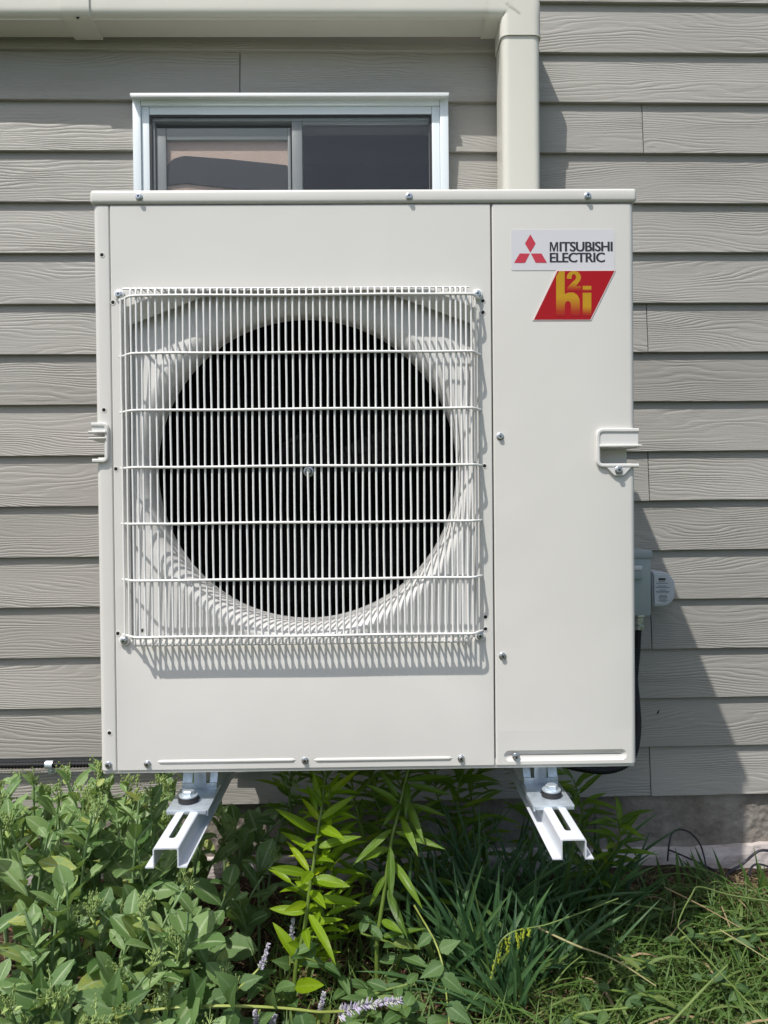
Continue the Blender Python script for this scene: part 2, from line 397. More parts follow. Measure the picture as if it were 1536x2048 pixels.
for (x0, x1, z0, z1) in ((XL, XR, ZS+.004, WZ0-.02), (XL, XR, WZ1+.03, ZS+NC*E_), (XL, WX0-.02, WZ0-.02, WZ1+.03), (WX1+.02, XR, WZ0-.02, WZ1+.03)):
    q = [(x0, Yw(x0)+.0245), (x1, Yw(x1)+.0245), (x1, Yw(x1)+.12), (x0, Yw(x0)+.12)]
    vs = [(x, y, z0) for x, y in q]+[(x, y, z1) for x, y in q]
    b.add(vs, [(0, 1, 2, 3), (4, 5, 6, 7), (0, 1, 5, 4), (1, 2, 6, 5), (2, 3, 7, 6), (3, 0, 4, 7)])
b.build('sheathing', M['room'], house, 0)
def rough_slab(name, x0, x1, z0, z1, off, m, amp, step, wob=0):
    b = MB(); nx = int((x1-x0)/step); nz = max(3, int((z1-z0)/step)); ls = []
    for i in range(nx+1):
        x = x0+(x1-x0)*i/nx; zt = z1+(wob*math.sin(x*7.3)+wob*.6*math.sin(x*19+1)+R.uniform(-wob, wob)*.4 if wob else 0)
        col = [(x, Yw(x)+off+R.uniform(-amp, amp)+(0 if j < nz else wob*1.2), z0+(zt-z0)*j/nz) for j in range(nz+1)]
        col += [(x, Yw(x)+.14, zt), (x, Yw(x)+.14, z0)]; ls.append(col)
    b.loops(ls); n = len(ls[0]); b.f.append(tuple(range(n))); b.f.append(tuple(range(n*nx, n*nx+n))); b.mi += [0, 0]
    return b.build(name, m, house, 0)
rough_slab('foundation', XL, XR, -.05, ZS+.003, .017, M['concrete'], .0018, .02)
rough_slab('footing_ledge', XL, XR, -.05, .053, -.002, M['ledge'], .0012, .02, .0035)

YF = .548
def PF(x, y, d=0): p = PX(x, y, YF+d); return p.x, p.z
b = MB(); fx0, _ = PF(265, 250); fx1, _ = PF(897, 250); _, ft = PF(580, 195); g0, _ = PF(281, 250); g1, _ = PF(880, 250); _, gt = PF(580, 210)
def ring(b, X0, X1, Z0, Z1, x0, x1, z0, z1, y0, y1, bev=.0015):
    b.box(X0, x0, y0, y1, Z0, Z1, bev); b.box(x1, X1, y0, y1, Z0, Z1, bev)
    b.box(x0+.0005, x1-.0005, y0+.0008, y1-.001, z1, Z1, bev); b.box(x0+.0005, x1-.0005, y0+.0008, y1-.001, Z0, z0, bev)
ring(b, fx0, fx1, WZ0-.02, ft, g0, g1, WZ0+.01, gt, YF, YF+.10)
win = b.build('window', M['winframe'], house)
i0, _ = PF(297, 250); i1, _ = PF(864, 250); _, it = PF(580, 226)
b = MB(); ring(b, g0+.0005, g1-.0005, WZ0+.011, gt-.0005, i0, i1, WZ0+.03, it, YF+.006, YF+.09); b.build('inner_frame', M['winframe'], win)
b = MB(); cx0, cz0 = PF(261, 194, -.01); cx1, cz1 = PF(898, 187, -.01)
b.box(cx0, cx1, YF-.016, Yw(0)+.03, cz0, cz1, .0015); b.box(cx0+.002, cx1-.002, YF-.019, YF-.013, cz0-.004, cz0+.003, .001); b.build('drip_cap', M['trim'], win)
b = MB(); b.add([(i0+.001, YF+.010, WZ0+.03), (i1-.001, YF+.010, WZ0+.03), (i1-.001, YF+.010, it-.001), (i0+.001, YF+.010, it-.001)], [(0, 1, 2, 3)]); b.build('insect_screen', M['screen'], win, 0)
b = MB(); b.box(i0+.0008, i0+.006, YF+.007, YF+.0096, WZ0+.03, it-.001); b.box(i1-.006, i1-.0008, YF+.007, YF+.0096, WZ0+.03, it-.001); b.box(i0+.007, i1-.007, YF+.007, YF+.0096, it-.006, it-.001); b.build('screen_frame', M['rubber'], win)
# sashes (behind the screen)
def sash(px0, px1, pyt, gx0, gx1, gyt, d):
    x0, zt = PF(px0, pyt, d); x1, _ = PF(px1, pyt, d); a0, az = PF(gx0, gyt, d); a1, _ = PF(gx1, gyt, d)
    b = MB(); ring(b, x0, x1, WZ0+.032, zt, a0, a1, WZ0+.07, az, YF+d, YF+d+.02, .002); s = b.build('sash', M['sash'], win)
    b = MB(); b.add([(a0-.003, YF+d+.005, WZ0+.067), (a1+.003, YF+d+.005, WZ0+.067), (a1+.003, YF+d+.005, az+.003), (a0-.003, YF+d+.005, az+.003)], [(0, 1, 2, 3)]); b.build('pane', M['glass'], win, 0, False); return a0, a1, az
b = MB(); x0, zt = PF(297, 228, .02); x1, _ = PF(864, 228, .02); _, zh = PF(580, 240, .02)
b.box(i0+.0012, i1-.0012, YF+.0115, YF+.088, it-.014, it-.0012, .001); b.box(i0+.0012, i0+.012, YF+.0115, YF+.088, WZ0+.03, it-.0145, .001); b.build('jamb_liner', M['sash'], win)
ra0, ra1, raz = sash(583, 862, 236, 604, 858, 250, .013)
la0, la1, laz = sash(312, 581, 256, 332, 575, 280, .018)
# room behind the window
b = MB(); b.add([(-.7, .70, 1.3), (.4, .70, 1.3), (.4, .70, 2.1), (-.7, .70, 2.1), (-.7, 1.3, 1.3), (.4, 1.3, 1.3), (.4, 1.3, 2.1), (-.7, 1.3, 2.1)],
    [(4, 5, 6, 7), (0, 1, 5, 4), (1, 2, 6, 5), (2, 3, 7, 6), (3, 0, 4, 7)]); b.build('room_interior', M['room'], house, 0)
yb = YF+.0300
b = MB(); b.box(la0-.004, la1+.004, yb, yb+.004, WZ0+.04, laz+.006, .001)
tag(b.build('privacy_panel', M['blind'], None), 'pinkish textured panel standing behind the left window pane', 'panel')
yd = YF+.0275
pl = rpoly(pxz([(333, 372), (334, 331), (347, 318), (368, 312), (460, 319), (576, 331), (576, 384), (470, 378), (370, 367)], yd), .006, 3)
b = MB(); b.prism(pl, yd-.0025, yd+.002, .001)  # added flat shape standing in for a dark area in the pane
tag(b.build('dark_pane_shape', M['dark_shape'], None), 'dark grey flat shape added between window pane and pinkish panel', 'dark shape')

# ------------------------------------------------------------------ rain pipe
rp = thing('rain_pipe', (.35, .5, 0), 'cream rectangular rain pipe running above the window and turning down the siding', 'rain pipe')
YB = .553; YFp = .466
zb = PX(500, 76, YB).z; zt = zb+.088
vx0 = PX(1004, 300, YFp+.012).x; vx1 = PX(1080, 300, YFp+.012).x; vcx = (vx0+vx1)/2; hw = (vx1-vx0)/2
ex0 = PX(972, 20, YFp).x
def psec(h, d0, d1, r, grow=0):               # rounded section: (across, depth)
    return rpoly([(-h-grow, d0-grow), (h+grow, d0-grow), (h+grow, d1+grow), (-h-grow, d1+grow)], [r+grow, r+grow, .006, .006], 8)
zc = (zb+zt)/2; hh = (zt-zb)/2
b = MB(); sec = psec(hh, YFp, YB, .021)
# fine rib lines on the pipe
def hloop(x, sec): return [(x, d, zc+s) for s, d in sec]
b.loops([hloop(-2.4, sec), hloop(ex0+.01, sec)]); b.build('horizontal_pipe', M['vinyl'], rp)
b = MB(); b.box(-2.4, ex0-.001, YFp+.0125, YFp+.0155, zb-.0012, zb+.002, .0006); b.build('pipe_rib', M['vinyl'], rp)
b = MB(); s0 = psec(hh, YFp, YB, .021, .0045); s1 = psec(hh, YFp, YB, .021, .0004)
a0 = PX(120, 10, YFp).x; a1 = PX(180, 10, YFp).x
b.loops([hloop(a0, s1), hloop(a0+.0015, s0), hloop(a1-.0015, s0), hloop(a1, s1)]); cl = b.build('coupling', M['vinyl'], rp)
b = MB(); q = PX(154, 40, YFp); b.lathe([(.006, -.0008), (.006, .001)], (0, 0, 0), 12); sl_ = [(q.x+x*.8, YFp+.012+y+z*.35, zb+.006-.002+z*1.5-y*.2) for x, y, z in b.v]; b.v = [(x, y-.006, z) for x, y, z in sl_]; b.build('slot', M['hole'], cl)
b = MB(); sec = psec(hw, YFp, YB, .019); zel = PX(1040, 70, YFp).z
b.loops([[(vcx+s, d, zel+.01) for s, d in sec], [(vcx+s, d, .80) for s, d in sec]]); b.build('vertical_pipe', M['vinyl'], rp)
b = MB()                                       # elbow: three mitred legs of a slightly larger section
sg = psec(hw, YFp, YB, .019, .003); ls = []
def el(cx, cz, ang, off=0, sc=1):              # section in plane turned by ang: 0 = facing along x, 90 = facing down
    ca, sa = math.cos(ang), math.sin(ang); return [(cx+s*sa*sc*-1*-1, d, cz+s*ca*sc) for s, d in sg]
k = hw+.003; zcol = zel
ptop = zc+0; off = .030
xl = ex0; xr = vcx
dpts = [((xl, zc), 0, 1), ((xr-k+.006, zc), 0, 1)]
def seg(p, n):                                 # p = centre; n = direction across (unit 2-D x,z); length scale l
    (x, z), (ax, az, l) = p, n; return [(x+ax*s*l, d, z+az*s*l) for s, d in sg]
mz = 1/math.cos(math.radians(22.5)); bend = .030
c225 = math.cos(math.radians(22.5)); s225 = math.sin(math.radians(22.5)); c675 = s225; s675 = c225
ls = [seg((xl, zc), (0, 1, hh/hw)), seg((xr-bend*1.5, zc), (s225*.0, 1, hh/hw)), seg((xr-bend*.85, zc-.002), (s225, c225, mz*.99)), seg((xr-bend*.30, zc-bend*.30), (.707, .707, 1.03)), seg((xr, zc-bend*.9), (c225, s225, mz*.99)), seg((xr, zc-bend*1.6), (1, 0, 1)), seg((xr, zel), (1, 0, 1))]
b.loops(ls); elb = b.build('elbow', M['vinyl'], rp)
b = MB(); b.loops([[(vcx+s*1.012, d-.0008, zel+.0022) for s, d in sg], [(vcx+s*1.012, d-.0008, zel-.0015) for s, d in sg], [(vcx+s*.96, d+.001, zel-.0015) for s, d in sg]]); b.build('elbow_collar', M['vinyl'], rp)
b = MB(); b.loops([[(ex0-.0012, d-.0008 if d < .5 else d, zc+s*1.012*hh/hw) for s, d in sg], [(ex0+.002, d-.0008 if d < .5 else d, zc+s*1.012*hh/hw) for s, d in sg]]); b.build('elbow_lip', M['vinyl'], rp)
def text_mesh(name, body, mt, corners, Y, parent, offset=.0, rot=0, bold=0, spacing=1.0):
    c = bpy.data.curves.new(name, 'FONT'); c.body = body; c.offset = offset; c.size = 1; c.space_character = spacing; c.resolution_u = 6
    t = bpy.data.objects.new('tmp_text', c); C.objects.link(t); dg = bpy.context.evaluated_depsgraph_get(); dg.update()
    me = bpy.data.meshes.new_from_object(t.evaluated_get(dg)); bpy.data.objects.remove(t); bpy.data.curves.remove(c)
    vs = [v.co.copy() for v in me.vertices]; fs = [tuple(p.vertices) for p in me.polygons]; bpy.data.meshes.remove(me)
    x0 = min(v.x for v in vs); x1 = max(v.x for v in vs); y0 = min(v.y for v in vs); y1 = max(v.y for v in vs)
    (X0, Z1, X1, Z0) = corners; b = MB(); cx, cz = (X0+X1)/2, (Z0+Z1)/2; out = []
    for sh, v in [(sh, v) for sh in ((-1, 0, 1) if bold else (0,)) for v in vs]:
        x = sh*bold+X0+(v.x-x0)/(x1-x0)*(X1-X0)-cx; z = Z0+(v.y-y0)/(y1-y0)*(Z1-Z0)-cz
        out.append((cx+x*math.cos(rot)-z*math.sin(rot), Y-sh*.00012, cz+x*math.sin(rot)+z*math.cos(rot)))
    nv = len(vs)
    for k in range(len(out)//nv): b.add(out[k*nv:(k+1)*nv], fs)
    return b.build(name, mt, parent, 0, False)
pc = PX(1026, 15, YFp-.0035)
text_mesh('embossed_word', 'reono', M['vinyl'], (pc.x-.019, pc.z+.0035, pc.x+.019, pc.z-.0035), YFp-.0040, elb, .02, math.radians(-36))

# ------------------------------------------------------------------ outdoor unit
ZB = .475; ZT = 1.4655; HX = .475; DEP = .335
unit = thing('heat_pump_unit', (0, .16, ZB), 'ivory outdoor heat pump unit with round fan behind a wire grille', 'heat pump')
xa = -.4455; xb_ = PX(982.5, 410).x; xb_ = (PX(982.5, 410).x+PX(990.5, 1500).x)/2
GAP = .0012
def hexscrew():
    b = MB(); b.lathe([(.0062, 0), (.0062, -.0012), (.0056, -.0017), (.0045, -.0019)], (0, 0, 0), 20)
    b.lathe([(.0045, -.0017), (.0045, -.0046), (.0039, -.0054), (.0012, -.0054)], (0, 0, 0), 6)
    b.box(-.0022, .0022, -.0059, -.0050, -.0006, .0006, 0, 1, 1); b.box(-.0006, .0006, -.0058, -.0050, -.0022, .0022, 0, 1, 1)
    return b.mesh('screw', [M['screw'], M['hole']])
SCREW = hexscrew()
def screw(px, py, Y, parent, s=1.0):
    p = PX(px, py, Y); o = put('screw', SCREW, (p.x, Y, p.z), parent); o.scale = (s, s, s); o.rotation_euler = (0, R.uniform(0, 6), 0); return o
def holemesh():
    b = MB(); n = 16
    L = lambda r, y: [(r*math.cos(2*math.pi*k/n), y, r*math.sin(2*math.pi*k/n)) for k in range(n)]
    b.loops([L(.0049, -.0001), L(.0044, -.0007), L(.0032, -.0005)]); b.add(L(.0033, -.0004), [tuple(range(n))], 1)
    return b.mesh('screw_hole', [M['ivory'], M['hole']], recalc=False)
HOLE = holemesh()
def hole(px, py, parent, Y=0): p = PX(px, py, Y); return put('screw_hole', HOLE, (p.x, Y, p.z), parent)

# top cap
b = MB(); b.box(-HX-.004, HX+.004, -.004, DEP+.004, ZT+.0022, ZT+.0265, .006, 4); cap = b.build('top_cap', M['ivory'], unit)
for x, y in ((278, 394), (818, 393), (1175, 392)): screw(x, y, -.004, cap)
# wrap panels with a notch at the outer corner for the hand grip
def wrap(name, xin, sgn, zn0, zn1, xn, groove=None):
    r = .010; xo = HX*sgn; ylip = .016
    prof = [(xin, ylip), (xin, .002), (xin+.0015*sgn, .0004), (xin+.004*sgn, 0), (xn, 0), (xo-r*sgn, 0)]
    for k in range(1, 7):
        a = k/6*math.pi/2; prof.append((xo-r*sgn+r*math.sin(a)*sgn, r-r*math.cos(a)))
    prof += [(xo, .07), (xo, DEP)]
    zs_ = [ZB, ZB+.06, zn0, zn1, ZT]; b = MB(); n = len(prof)
    for z in zs_:
        for x, y in prof: b.v.append((x, y, z))
    for j in range(len(zs_)-1):
        for i in range(n-1):
            if j == 2 and 4 <= i <= n-3: continue
            if j == 0 and groove and i in (3, 4): continue
            b.f.append((j*n+i, j*n+i+1, (j+1)*n+i+1, (j+1)*n+i)); b.mi.append(0)
    # turned-in top and bottom hems
    for z, zz in ((ZB, ZB+.0), (ZT, ZT)):
        m_ = len(b.v); b.v += [(x, y, zz) for x, y in prof]; inn = [(x-(.01*sgn if x == xo else 0), y+.01, zz) for x, y in prof]; b.v += inn
        for i in range(n-1): b.f.append((m_+i, m_+i+1, m_+n+i+1, m_+n+i)); b.mi.append(0)
    if groove:
        gx0, gx1, gz0, gz1 = groove; c = Vector(((gx0+gx1)/2, (gz0+gz1)/2)); x0, x1 = prof[3][0], prof[5][0]
        rect = [(x0, ZB), (x1, ZB), (x1, ZB+.06), (x0, ZB+.06)]; h = (gz1-gz0)/2
        def stad(ins):
            hh_ = h-ins; pts = []
            for k in range(13): a = -math.pi/2+math.pi*k/12; pts.append((gx1-h+hh_*math.cos(a), c.y+hh_*math.sin(a)))
            for k in range(13): a = math.pi/2+math.pi*k/12; pts.append((gx0+h+hh_*math.cos(a), c.y+hh_*math.sin(a)))
            return pts
        base = stad(0); out = []
        for p in base: out.append(raypoly(rect, c, math.atan2(p[1]-c.y, p[0]-c.x)))
        for q in rect:                           # snap nearest samples to the corners
            i = min(range(len(out)), key=lambda i: (out[i][0]-q[0])**2+(out[i][1]-q[1])**2); out[i] = q
        prof2 = [(0, 0), (.0012, .0010), (.004, .0032), (.0065, .0046), (h*.95, .0049)]
        b.loops([[(x, 0, z) for x, z in out]]+[[(x, d, z) for x, z in stad(i_)] for i_, d in prof2])
    return b.build(name, M['ivory'], unit, 24)
def raypoly(poly, c, ang):
    d = Vector((math.cos(ang), math.sin(ang))); best = None
    for i in range(len(poly)):
        a, e = Vector(poly[i]), Vector(poly[(i+1) % len(poly)]); s_ = e-a; den = d.x*s_.y-d.y*s_.x
        if abs(den) < 1e-12: continue
        q = a-c; t = (q.x*s_.y-q.y*s_.x)/den; u = (q.x*d.y-q.y*d.x)/den
        if t > 0 and -1e-6 <= u <= 1+1e-6 and (best is None or t < best): best = t
    return tuple(c+d*best)
rz1 = PX(1230, 893).z; rz0 = PX(1230, 927).z
service = wrap('service_panel', xb_+GAP, 1, rz0, rz1, PX(1201, 905).x, (PX(1008, 1513).x, PX(1254, 1510).x, PX(1100, 1522).z, PX(1100, 1500).z))
lz1 = PX(205, 867).z; lz0 = PX(205, 915).z
lpost = wrap('corner_post', xa-GAP, -1, lz0, lz1, PX(211, 900).x)
for x, y in ((204, 510), (208, 820), (219, 1466)): hole(x, y, lpost)
screw(217, 1530, 0, lpost)
for x, y in ((1000, 873), (1005, 1312), (1032, 1513)): screw(x, y, 0, service, 1.05)
b = MB(); b.box(-HX+.003, HX-.003, .004, DEP-.002, ZB-.0075, ZB+.01, .002); b.build('base_pan', M['ivory'], unit)
b = MB(); b.box(-HX+.003, HX-.003, DEP-.012, DEP-.001, ZB+.011, ZT, 0); b.build('back_panel', M['ivory'], unit, 0)
# black liner added to keep the inside dark (open to the front)
b = MB(); x0, x1, y0, y1, z0, z1 = xa+.006, xb_-.004, .075, DEP-.016, ZB+.012, ZT-.006
b.add([(x0, y0, z0), (x1, y0, z0), (x1, y0, z1), (x0, y0, z1), (x0, y1, z0), (x1, y1, z0), (x1, y1, z1), (x0, y1, z1)], [(4, 5, 6, 7), (0, 1, 5, 4), (1, 2, 6, 5), (2, 3, 7, 6), (3, 0, 4, 7)])
b.build('dark_liner', M['black'], unit, 0)
# fan panel: flat face, pressed recess, bell mouth
fc = PX(613, 937, .055); FCX, FCZ = fc.x, fc.z; RIN = .278; ROUT = .305
x0, x1, z0, z1 = xa, xb_-GAP, ZB, ZT
outp = pxz([(243, 618), (335, 581), (860, 578), (955, 618), (966, 1282), (252, 1287)], 0)
zt_, zb__ = PX(600, 580).z, PX(600, 1284).z
fd = lambda z: .0045+.034*max(0, min(1, (z-zb__)/(zt_-zb__)))
inp = []
for px, py in ((263, 655), (428, 592), (776, 592), (938, 650), (955, 1274), (264, 1279)):
    p = PX(px, py, 0); p = PX(px, py, fd(p.z)); inp.append((p.x, p.z))
c = Vector((FCX, FCZ)); rect = [(x0, z0), (x1, z0), (x1, z1), (x0, z1)]
angs = [2*math.pi*k/180 for k in range(180)]
for poly in (outp, inp, rect): angs += [math.atan2(q[1]-c.y, q[0]-c.x) % (2*math.pi) for q in poly]
angs = sorted(angs); ls = []
rp_ = lambda poly, a: raypoly(poly, c, a)
edge = [rp_(rect, a) for a in angs]
def inlip(p, d): return (min(max(p[0], x0+d), x1-d), min(max(p[1], z0), z1))
ls.append([(p[0], .016, p[1]) for p in edge]); ls.append([(p[0], .0015, p[1]) for p in edge])
ls.append([(inlip(p, .0015)[0], 0, p[1]) for p in edge])
ls.append([(p[0], 0, p[1]) for p in (rp_(outp, a) for a in angs)])
pin = [rp_(inp, a) for a in angs]
po = [rp_(outp, a) for a in angs]
ls.append([(o_[0]*.86+i_[0]*.14, fd(i_[1])*.05, o_[1]*.86+i_[1]*.14) for o_, i_ in zip(po, pin)])
ls.append([(i_[0], fd(i_[1])*.55, i_[1]) for o_, i_ in zip(po, pin)])
ls.append([(i_[0]+(i_[0]-FCX)*.002, fd(i_[1])*.55+.0015, i_[1]+(i_[1]-FCZ)*.002) for o_, i_ in zip(po, pin)])
ls.append([(i_[0]+(i_[0]-FCX)*.010, fd(i_[1])*.55+.0016, i_[1]+(i_[1]-FCZ)*.010) for o_, i_ in zip(po, pin)])
b = MB(); b.loops(ls); fanp = b.build('fan_panel', M['ivory'], unit, 22)
ls = [[(p[0]+(p[0]-FCX)*.03, fd(p[1])+.003, p[1]+(p[1]-FCZ)*.03) for p in pin]]
ls.append([(FCX+(ROUT+.006)*math.cos(a), fd(FCZ+ROUT*math.sin(a))+.0015, FCZ+(ROUT+.006)*math.sin(a)) for a in angs])
for k in range(0, 13):
    t = k/12*math.pi/2; r_ = RIN+(ROUT+.003-RIN)*(1-math.sin(t)) ; 
    ls.append([(FCX+r_*math.cos(a), (fd(FCZ+ROUT*math.sin(a))+.0005)+(.058-fd(FCZ+ROUT*math.sin(a)))*(1-math.cos(t)), FCZ+r_*math.sin(a)) for a in angs])
for d in (.075, .085): ls.append([(FCX+RIN*math.cos(a), d, FCZ+RIN*math.sin(a)) for a in angs])
b = MB(); b.loops(ls); b.build('bell_mouth', M['shroud'], unit, 50)
for x, y in ((226, 605), (966, 602), (966, 625), (232, 938), (969, 932), (236, 1267), (971, 1234), (971, 1258), (283, 1261)): hole(x, y, fanp)
for x, y in ((295, 1528), (610, 1521), (922, 1517)): screw(x, y, 0, fanp)
for a0, a1 in ((314, 592), (627, 905)):
    p, q = PX(a0, 1523.5-(a0-314)*.012), PX(a1, 1523.5-(a1-314)*.012); zz = (p.z+q.z)/2
    b = MB(); n = 40; ls = []
    for i in range(n+1):
        t = i/n; x = p.x+(q.x-p.x)*t; e = min(t, 1-t)*(q.x-p.x); rr = .0030*math.sqrt(max(0, 1-max(0, 1-e/.004)**2))+.0001
        ls.append([(x, -.0022*(rr/.003)*math.sin(a), zz+rr*math.cos(a)) for a in [math.pi*k/8 for k in range(9)]])
    b.loops(ls, False); b.build('pressed_rib', M['ivory'], fanp, 60)
# fan
fan = MB(); fy = .125
fan.lathe([(.02, -.052), (.050, -.050), (.066, -.040), (.07, -.02), (.07, .05)], (FCX, fy, FCZ), 40); 
fn = fan.build('fan', M['fan'], unit)
for kb in range(3):
    b = MB(); ls = []; a_off = kb*2*math.pi/3+.5
    for i in range(13):
        t = i/12; r_ = .062+(.252-.062)*t; ls2 = []
        for j in range(11):
            u = j/10-.5; a = a_off+.35*t+u*(1.15+.25*math.sin(t*math.pi)); ls2.append((FCX+r_*math.cos(a), fy+.01+u*.085-(.012*math.cos(u*3)), FCZ+r_*math.sin(a)))
        ls.append(ls2)
    b.loops(ls, False); b.build('blade', M['fan'], fn, 60)
p = PX(617, 943, fy-.056); b = MB(); b.lathe([(.0105, .004), (.0105, .0015), (.0095, 0), (.0062, -.0005), (.0062, -.008), (.0045, -.011), (.001, -.011)], (PX(617, 943, fy-.06).x, fy-.056, PX(617, 943, fy-.06).z), 20); b.build('hub_nut', M['screw'], fn)
b = MB(); b.box(FCX-.02, FCX+.02, .19, .215, ZB+.02, ZT-.01, .002); b.build('motor_bracket', M['fan'], unit)

# grille
GD = .031; zz7 = [PX(600, y, -GD-.004).z for y in (589.5, 704.5, 818, 932, 1045, 1158.5, 1271.5)]
XLf, XRf = PX(271, 932, -GD).x, PX(944, 932, -GD).x; XLp, XRp = PX(242, 932, -.004).x, PX(962, 932, -.004).x
gz1, gz0 = PX(600, 575, -GD+.004).z, PX(600, 1288, -GD+.004).z
gril = put('grille', MB().tube([(PX(250, 932, -.012).x+.004, -GD+.0065, gz1), (XRf-.002, -GD+.0065, gz1)], .0016, 8).mesh('grille', M['wire'], (0, 0, ZB)), (0, 0, ZB), unit)
b = MB(); b.tube([(XLf-.002, -GD+.0065, gz0), (XRf-.002, -GD+.0065, gz0)], .0016, 8); b.build('wire', M['wire'], gril)
for j, z in enumerate(zz7):
    b = MB(); yf = -GD-.0040
    pts = [(XLp, -.003, z), (XLp+(XLf-XLp)*.35, -GD*.45, z)]
    for k in range(5):
        t = k/4; A, B_, D = Vector((XLp+(XLf-XLp)*.70, yf*.80, z)), Vector((XLf-.002, yf, z)), Vector((XLf+.010, yf, z)); q = A*(1-t)**2+B_*2*t*(1-t)+D*t*t; pts.append(q)
    for k in range(1, 8): pts.append((XLf+(XRf-XLf)*k/8, yf, z+.0006*math.sin(k*1.3+j)))
    for k in range(5):
        t = k/4; D, B_, A = Vector((XRp+(XRf-XRp)*.70, yf*.80, z)), Vector((XRf+.002, yf, z)), Vector((XRf-.010, yf, z)); q = A*(1-t)**2+B_*2*t*(1-t)+D*t*t; pts.append(q)
    pts += [(XRp+(XRf-XRp)*.35, -GD*.45, z), (XRp, -.003, z)]
    b.tube(pts, .0023, 8); b.build('wire', M['wire'], gril, 60)
xs_ = [301.4+13.68*k for k in range(45)]; side = [287.3, 276.2, 265.4]; sideR = [913.8, 923.8, 934.4]
allx = [(PX(x, 932, -GD).x, GD) for x in side+xs_+sideR]+[(PX(254.5, 932, -.022).x, .022), (PX(245.5, 932, -.011).x, .011), (PX(944.4, 932, -.024).x, .024), (PX(953, 932, -.013).x, .013)]
for x, d in allx:
    b = MB(); pts = []; rb = .008
    tl = [R.uniform(-.0005, .0005) for _ in range(4)]
    if d == GD:
        pts += [(x+.0, -.003, gz1+.001), (x, -d+rb, gz1+.0005)]
        for k in range(1, 5): a = k/5*math.pi/2; pts.append((x, -d+rb-rb*math.sin(a), gz1-rb+rb*math.cos(a)+.0003))
    pts += [(x, -d, zz7[0]+(.0 if d == GD else .002))]+[(x+tl[i % 4], -d, zz7[0]+(zz7[6]-zz7[0])*i/8) for i in range(1, 8)]+[(x, -d, zz7[6]-(.0 if d == GD else .002))]
    if d == GD:
        for k in range(4, 0, -1): a = k/5*math.pi/2; pts.append((x, -d+rb-rb*math.sin(a), gz0+rb-rb*math.cos(a)-.0003))
        pts += [(x, -d+rb, gz0-.0005), (x, -.003, gz0-.001)]
    b.tube(pts, .00185, 8); b.build('wire', M['wire'], gril, 60)
for px, py, sx in ((238, 589, 1), (955, 588, -1), (248, 1282, 1), (960, 1272, -1)):
    p = PX(px, py, -.004); b = MB()
    pl = rpoly([(p.x-.0085, p.z-.0085), (p.x+.0085, p.z-.0085), (p.x+.0085, p.z+.0085), (p.x-.0085, p.z+.0085)], .008, 5)
    b.prism(pl, -.0045, -.0003, .0008); t = b.build('fixing_tab', M['wire'], gril); screw(px, py, -.0045, gril, 1.0)

# hand grips
def band(b, path, wpx, y0, y1, bev=.0016):
    P = [Vector((PX(x, y, -.004).x, PX(x, y, -.004).z)) for x, y in path]; w_ = wpx*.00088/2; ls = []
    for i, p in enumerate(P):
        e1 = (p-P[i-1]).normalized() if i else (P[1]-p).normalized(); e2 = (P[i+1]-p).normalized() if i < len(P)-1 else e1
        n = Vector((-e1.y-e2.y, e1.x+e2.x)).normalized(); k = w_/max(n.dot(Vector((-e1.y, e1.x))), .5)
        ls.append([(p.x+n.x*k*t, y, p.y+n.y*k*t) for t, y in ((-1, y1), (-1, y0+bev), (-1+bev/w_, y0), (1-bev/w_, y0), (1, y0+bev), (1, y1))])
    b.loops(ls); m_ = len(b.v); b.f += [tuple(range(m_-6, m_)), tuple(range(m_-6*len(P), m_-6*len(P)+6))]; b.mi += [0, 0]
def arc_path(pts, r, seg=5):
    pts = [Vector(p) for p in pts]; out = [tuple(pts[0])]
    for i in range(1, len(pts)-1):
        a, c_, d = pts[i-1], pts[i], pts[i+1]; p0 = c_+(a-c_).normalized()*r; p1 = c_+(d-c_).normalized()*r
        for k in range(seg+1): t = k/seg; out.append(tuple(p0*(1-t)**2+c_*2*t*(1-t)+p1*t*t))
    return out+[tuple(pts[-1])]
def grip(par, sgn, path, r, top_px, ledges, pocket, tab=None):
    b = MB(); band(b, arc_path(path, r), 7.5, -.0065, .001)
    h = b.build('hand_grip', M['ivory_plastic'], par, 40)
    b = MB(); b.prism(rpoly(pxz(top_px, -.003), .003, 3), -.0042, .002, .001); b.build('grip_hood', M['ivory_plastic'], par)
    for (x0, y0), (x1, y1), sl in ledges:
        b = MB(); X0, Z1 = pxz([(x0, y0)], -.008)[0]; X1, Z0 = pxz([(x1, y1)], -.008)[0]; X0, X1 = min(X0, X1), max(X0, X1)
        b.box(X0, X1, -.009, .058, Z0, Z1, .0012, 3); b.v = [(x, y, z+sl*max(0, (.02-y))*.5) for x, y, z in b.v]; b.build('grip_ledge', M['ivory_plastic'], par)
    if tab:
        b = MB(); b.prism(rpoly(pxz(tab, -.002), .004, 4), -.0055, .001, .001); b.build('grip_tab', M['ivory_plastic'], par)
    X0, X1, Z0, Z1 = pocket; b = MB(); yb_ = .045
    b.add([(X0, .002, Z0-.001), (X1, .002, Z0-.001), (X1, .002, Z1+.001), (X0, .002, Z1+.001), (X0, yb_, Z0-.001), (X1, yb_, Z0-.001), (X1, yb_, Z1+.001), (X0, yb_, Z1+.001)], [(4, 5, 6, 7), (0, 1, 5, 4), (2, 3, 7, 6), (3, 0, 4, 7)])
    b.build('grip_pocket', M['ivory'], par, 0)
grip(service, 1, [(1277, 860.5), (1196, 860.5), (1196, 931), (1277, 931)], 11, [(1277, 862.5), (1198, 862.5), (1198, 894), (1277, 894)], [((1200, 889.5), (1284, 893.5), 0)], (PX(1202, 900).x, HX-.0006, rz0, rz1), [(1208, 931), (1228, 952), (1246, 952), (1266, 931)])
